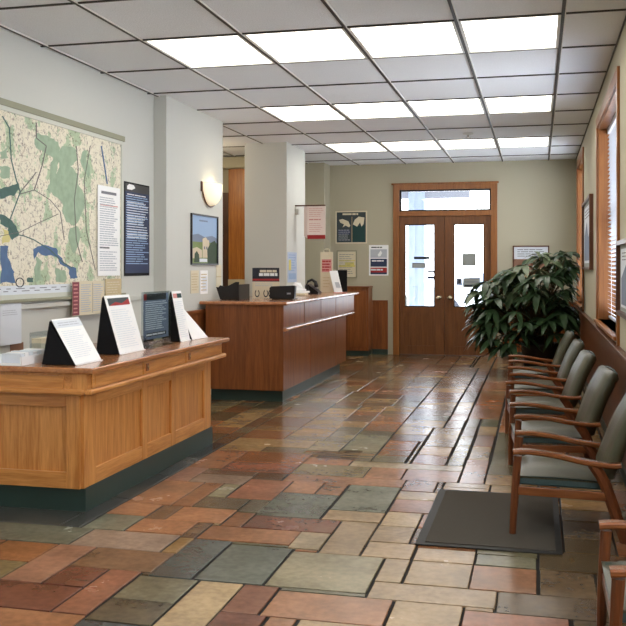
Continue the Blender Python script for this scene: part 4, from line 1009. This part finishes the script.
# jagged black tray
o = (-3.45, 10.4, T2); k = MB()
for x0, x1, y0, y1, hz in ((-3.60, -3.59, 10.2, 10.6, .10), (-3.39, -3.38, 10.2, 10.6, .18), (-3.59, -3.39, 10.2, 10.21, .12), (-3.59, -3.39, 10.59, 10.6, .16)): k.box((x0, y0, T2), (x1, y1, T2+hz), 'black', .002)
k.prism([(-3.66, 10.19, T2+.15), (-3.61, 10.19, T2+.005), (-3.39, 10.19, T2+.005), (-3.38, 10.19, T2+.21), (-3.42, 10.19, T2+.21), (-3.50, 10.19, T2+.17), (-3.56, 10.19, T2+.155), (-3.61, 10.19, T2+.17), (-3.63, 10.19, T2+.145)], (0, .012, 0), 'black')
k.box((-3.6, 10.2, T2), (-3.38, 10.6, T2+.006), 'black'); tag(k.build('paper_tray', None, o), 'black tray with uneven rim at the near left end of brown counter', 'tray')
# poster stand
o = (-3.35, 10.8, T2); t = thing('poster_stand', 'small two tone poster with black headline standing on brown counter', 'sign', o)
a = at2(252.5, 299, 10.8); b = at2(279.5, 268, 10.8)
s = Sheet((a.x, 10.8, T2+.002), (1, 0, 0), UZ, b.x-a.x, b.z-T2, 'cream', .006); s.r(0, .55, 1, 1, 'inkd'); s.lines(.28, .84, .95, .94, 1, 'cream', 3, .8, 3, .002); s.lines(.25, .72, .98, .84, 1, 'white', 4, .8, 3, .002); s.r(0, .58, 1, .64, 'red', .002)
s.lines(.1, .38, .9, .5, 2, 'inkl', 5, .3); 
for cx in (.18, .5, .68):
    pts = [(cx+.09*math.cos(q), .16+.13*math.sin(q)) for q in [2*math.pi*z/12 for z in range(12)]]; 
    for q in range(12):
        p1, p2 = pts[q], pts[(q+1) % 12]; c1 = (cx+(p1[0]-cx)*.7, .16+(p1[1]-.16)*.7); c2 = (cx+(p2[0]-cx)*.7, .16+(p2[1]-.16)*.7)
        if q not in (2, 3): s.pg([p1, p2, c2, c1], 'inkd', .002)
s.done('print', t, o); bx('foot', (a.x+.03, 10.80, T2), (b.x-.03, 10.90, T2+.006), 'acryl', t, o); bx('prop', (a.x+.08, 10.80, T2+.006), (b.x-.08, 10.806, T2+.2), 'black', t, o)
# card terminal
o = (-3.02, 10.5, T2); t = thing('card_terminal', 'black boxy desk terminal with a small grey label on brown counter', 'terminal', o)
a = at2(269.5, 300, 10.42); b = at2(295, 285.5, 10.42)
k = MB(); k.prism([(a.x, 10.42, T2+.012), (b.x-.01, 10.42, T2+.012), (b.x, 10.42, b.z-.01), (b.x-.02, 10.42, b.z), (a.x+.02, 10.42, b.z-.012), (a.x, 10.42, b.z-.03)], (0, .07, 0), 'black'); k.build('body', t, o)
bx('base', (a.x+.03, 10.42, T2), (b.x-.03, 10.66, T2+.012), 'black', t, o, .004); s = Sheet((b.x-.10, 10.419, T2+.06), (1, 0, 0), UZ, .05, .025, 'ink', .001); s.r(.1, .3, .9, .6, 'inkl', .001); s.done('label', t, o)
# papers
for q, (u, y, rz) in enumerate(((300.5, 12.15, .1), (300, 12.2, -.15), (299.5, 12.22, .3))):
    x = at2(u, 290, y).x; z = T2+.001+.028*q
    k = MB(); m_ = Matrix.Translation((x, y, z)) @ Matrix.Rotation(rz, 4, 'Z'); k.box((-.085, -.15, 0), (.085, .15, .026), ['cream', 'white', 'white'][q], .003, m_)
    tag(k.build('paper_stack', None, (x, y, z)), ['bottom bundle of the white papers piled behind the terminal', 'middle bundle of the white papers piled behind the terminal', 'top bundle of the white papers piled behind the terminal'][q], 'papers', 'paper bundles on the brown counter')
x = at2(298, 290, 12.2).x; k = MB()
k.prism([(x-.07, 12.1, T2+.088), (x-.03, 12.1, T2+.17), (x+.03, 12.2, T2+.16), (x+.07, 12.2, T2+.088)], (.006, .0, .008), 'white'); tag(k.build('folded_sheet', None, (x, 12.2, T2+.088)), 'curled white sheet on top of the piled papers by the phone', 'paper')
# phone
px_ = at2(313.5, 290, 12.75).x; o = (px_, 12.75, T2); t = thing('desk_phone', 'black desk telephone with raised handset on the brown counter', 'telephone', o)
k = MB(); k.prism([(-.08, -.10, 0), (.09, -.10, 0), (.09, -.10, .03), (-.06, -.10, .14)], (0, .22, 0), 'phone'); k.build('base', t)
k = MB(); k.tube([(-.06, -.13, .05), (-.075, -.13, .12), (-.05, -.13, .18), (.01, -.13, .205), (.06, -.13, .17), (.075, -.13, .10)], [.03, .022, .02, .02, .024, .032], 'phone', 10); k.build('handset', t)
k = MB()
for i in range(3):
    for j in range(3): k.box((-.01+.028*i, -.06+.05*j, .108-.022*i), (.008+.028*i, -.025+.05*j, .118-.022*i), 'ink')
k.build('keypad', t)
# red printed tag stand + leaning black-backed sign
o = (-3.2, 13.6, T2); t = thing('leaflet_stand', 'tall pale leaflet stand with red box and loop top by pillar', 'leaflet stand', o)
a = at2(320.5, 291, 13.6); b = at2(333, 252, 13.6); W_ = b.x-a.x
s = Sheet((a.x, 13.6, T2+.002), (1, 0, 0), UZ, W_, b.z-T2-.002, 'cream', .01); s.r(.12, .5, .9, .82, 'redl'); s.lines(.15, .52, .88, .8, 4, 'red', 3, .5, 3, .002); s.lines(.2, .1, .8, .4, 4, 'tan', 4, .3); s.done('card', t, o)
k = MB(); k.tube([(a.x+W_*.25+W_*.25*(1-math.cos(q)), 13.6, b.z+.05*math.sin(q)) for q in [math.pi*z/8 for z in range(9)]], .008, 'cream', 6); k.build('handle', t, o)
bx('foot', (a.x, 13.6, T2), (b.x, 13.68, T2+.012), 'tan', t, o)
o = (-2.95, 13.3, T2); t = thing('tabletop_sign', 'black backed sign with a leaning white page at far counter end', 'sign', o)
a = at2(336, 290, 13.42); b = at2(347, 270, 13.42)
bx('back_panel', (a.x, 13.42, T2+.013), (b.x, 13.44, b.z), 'blackm', t, o, .003)
k = MB(); p1 = at2(329.5, 271, 13.38); p2 = at2(337.5, 270.5, 13.38); p3 = at2(342.5, 288, 13.22); p4 = at2(334.5, 288.5, 13.22)
k.prism([(p4.x, 13.22, T2+.013), (p3.x, 13.22, T2+.013), (p2.x, 13.38, p2.z), (p1.x, 13.38, p1.z)], (0, -.006, 0), 'white')
k.prism([(p4.x+.03, 13.21, T2+.08), (p4.x+.10, 13.21, T2+.08), (p4.x+.06, 13.24, T2+.16), (p4.x, 13.24, T2+.16)], (0, -.004, 0), 'inkl'); k.build('page', t, o)
bx('base', (p4.x-.01, 13.18, T2), (b.x, 13.45, T2+.012), 'redl', t, o)
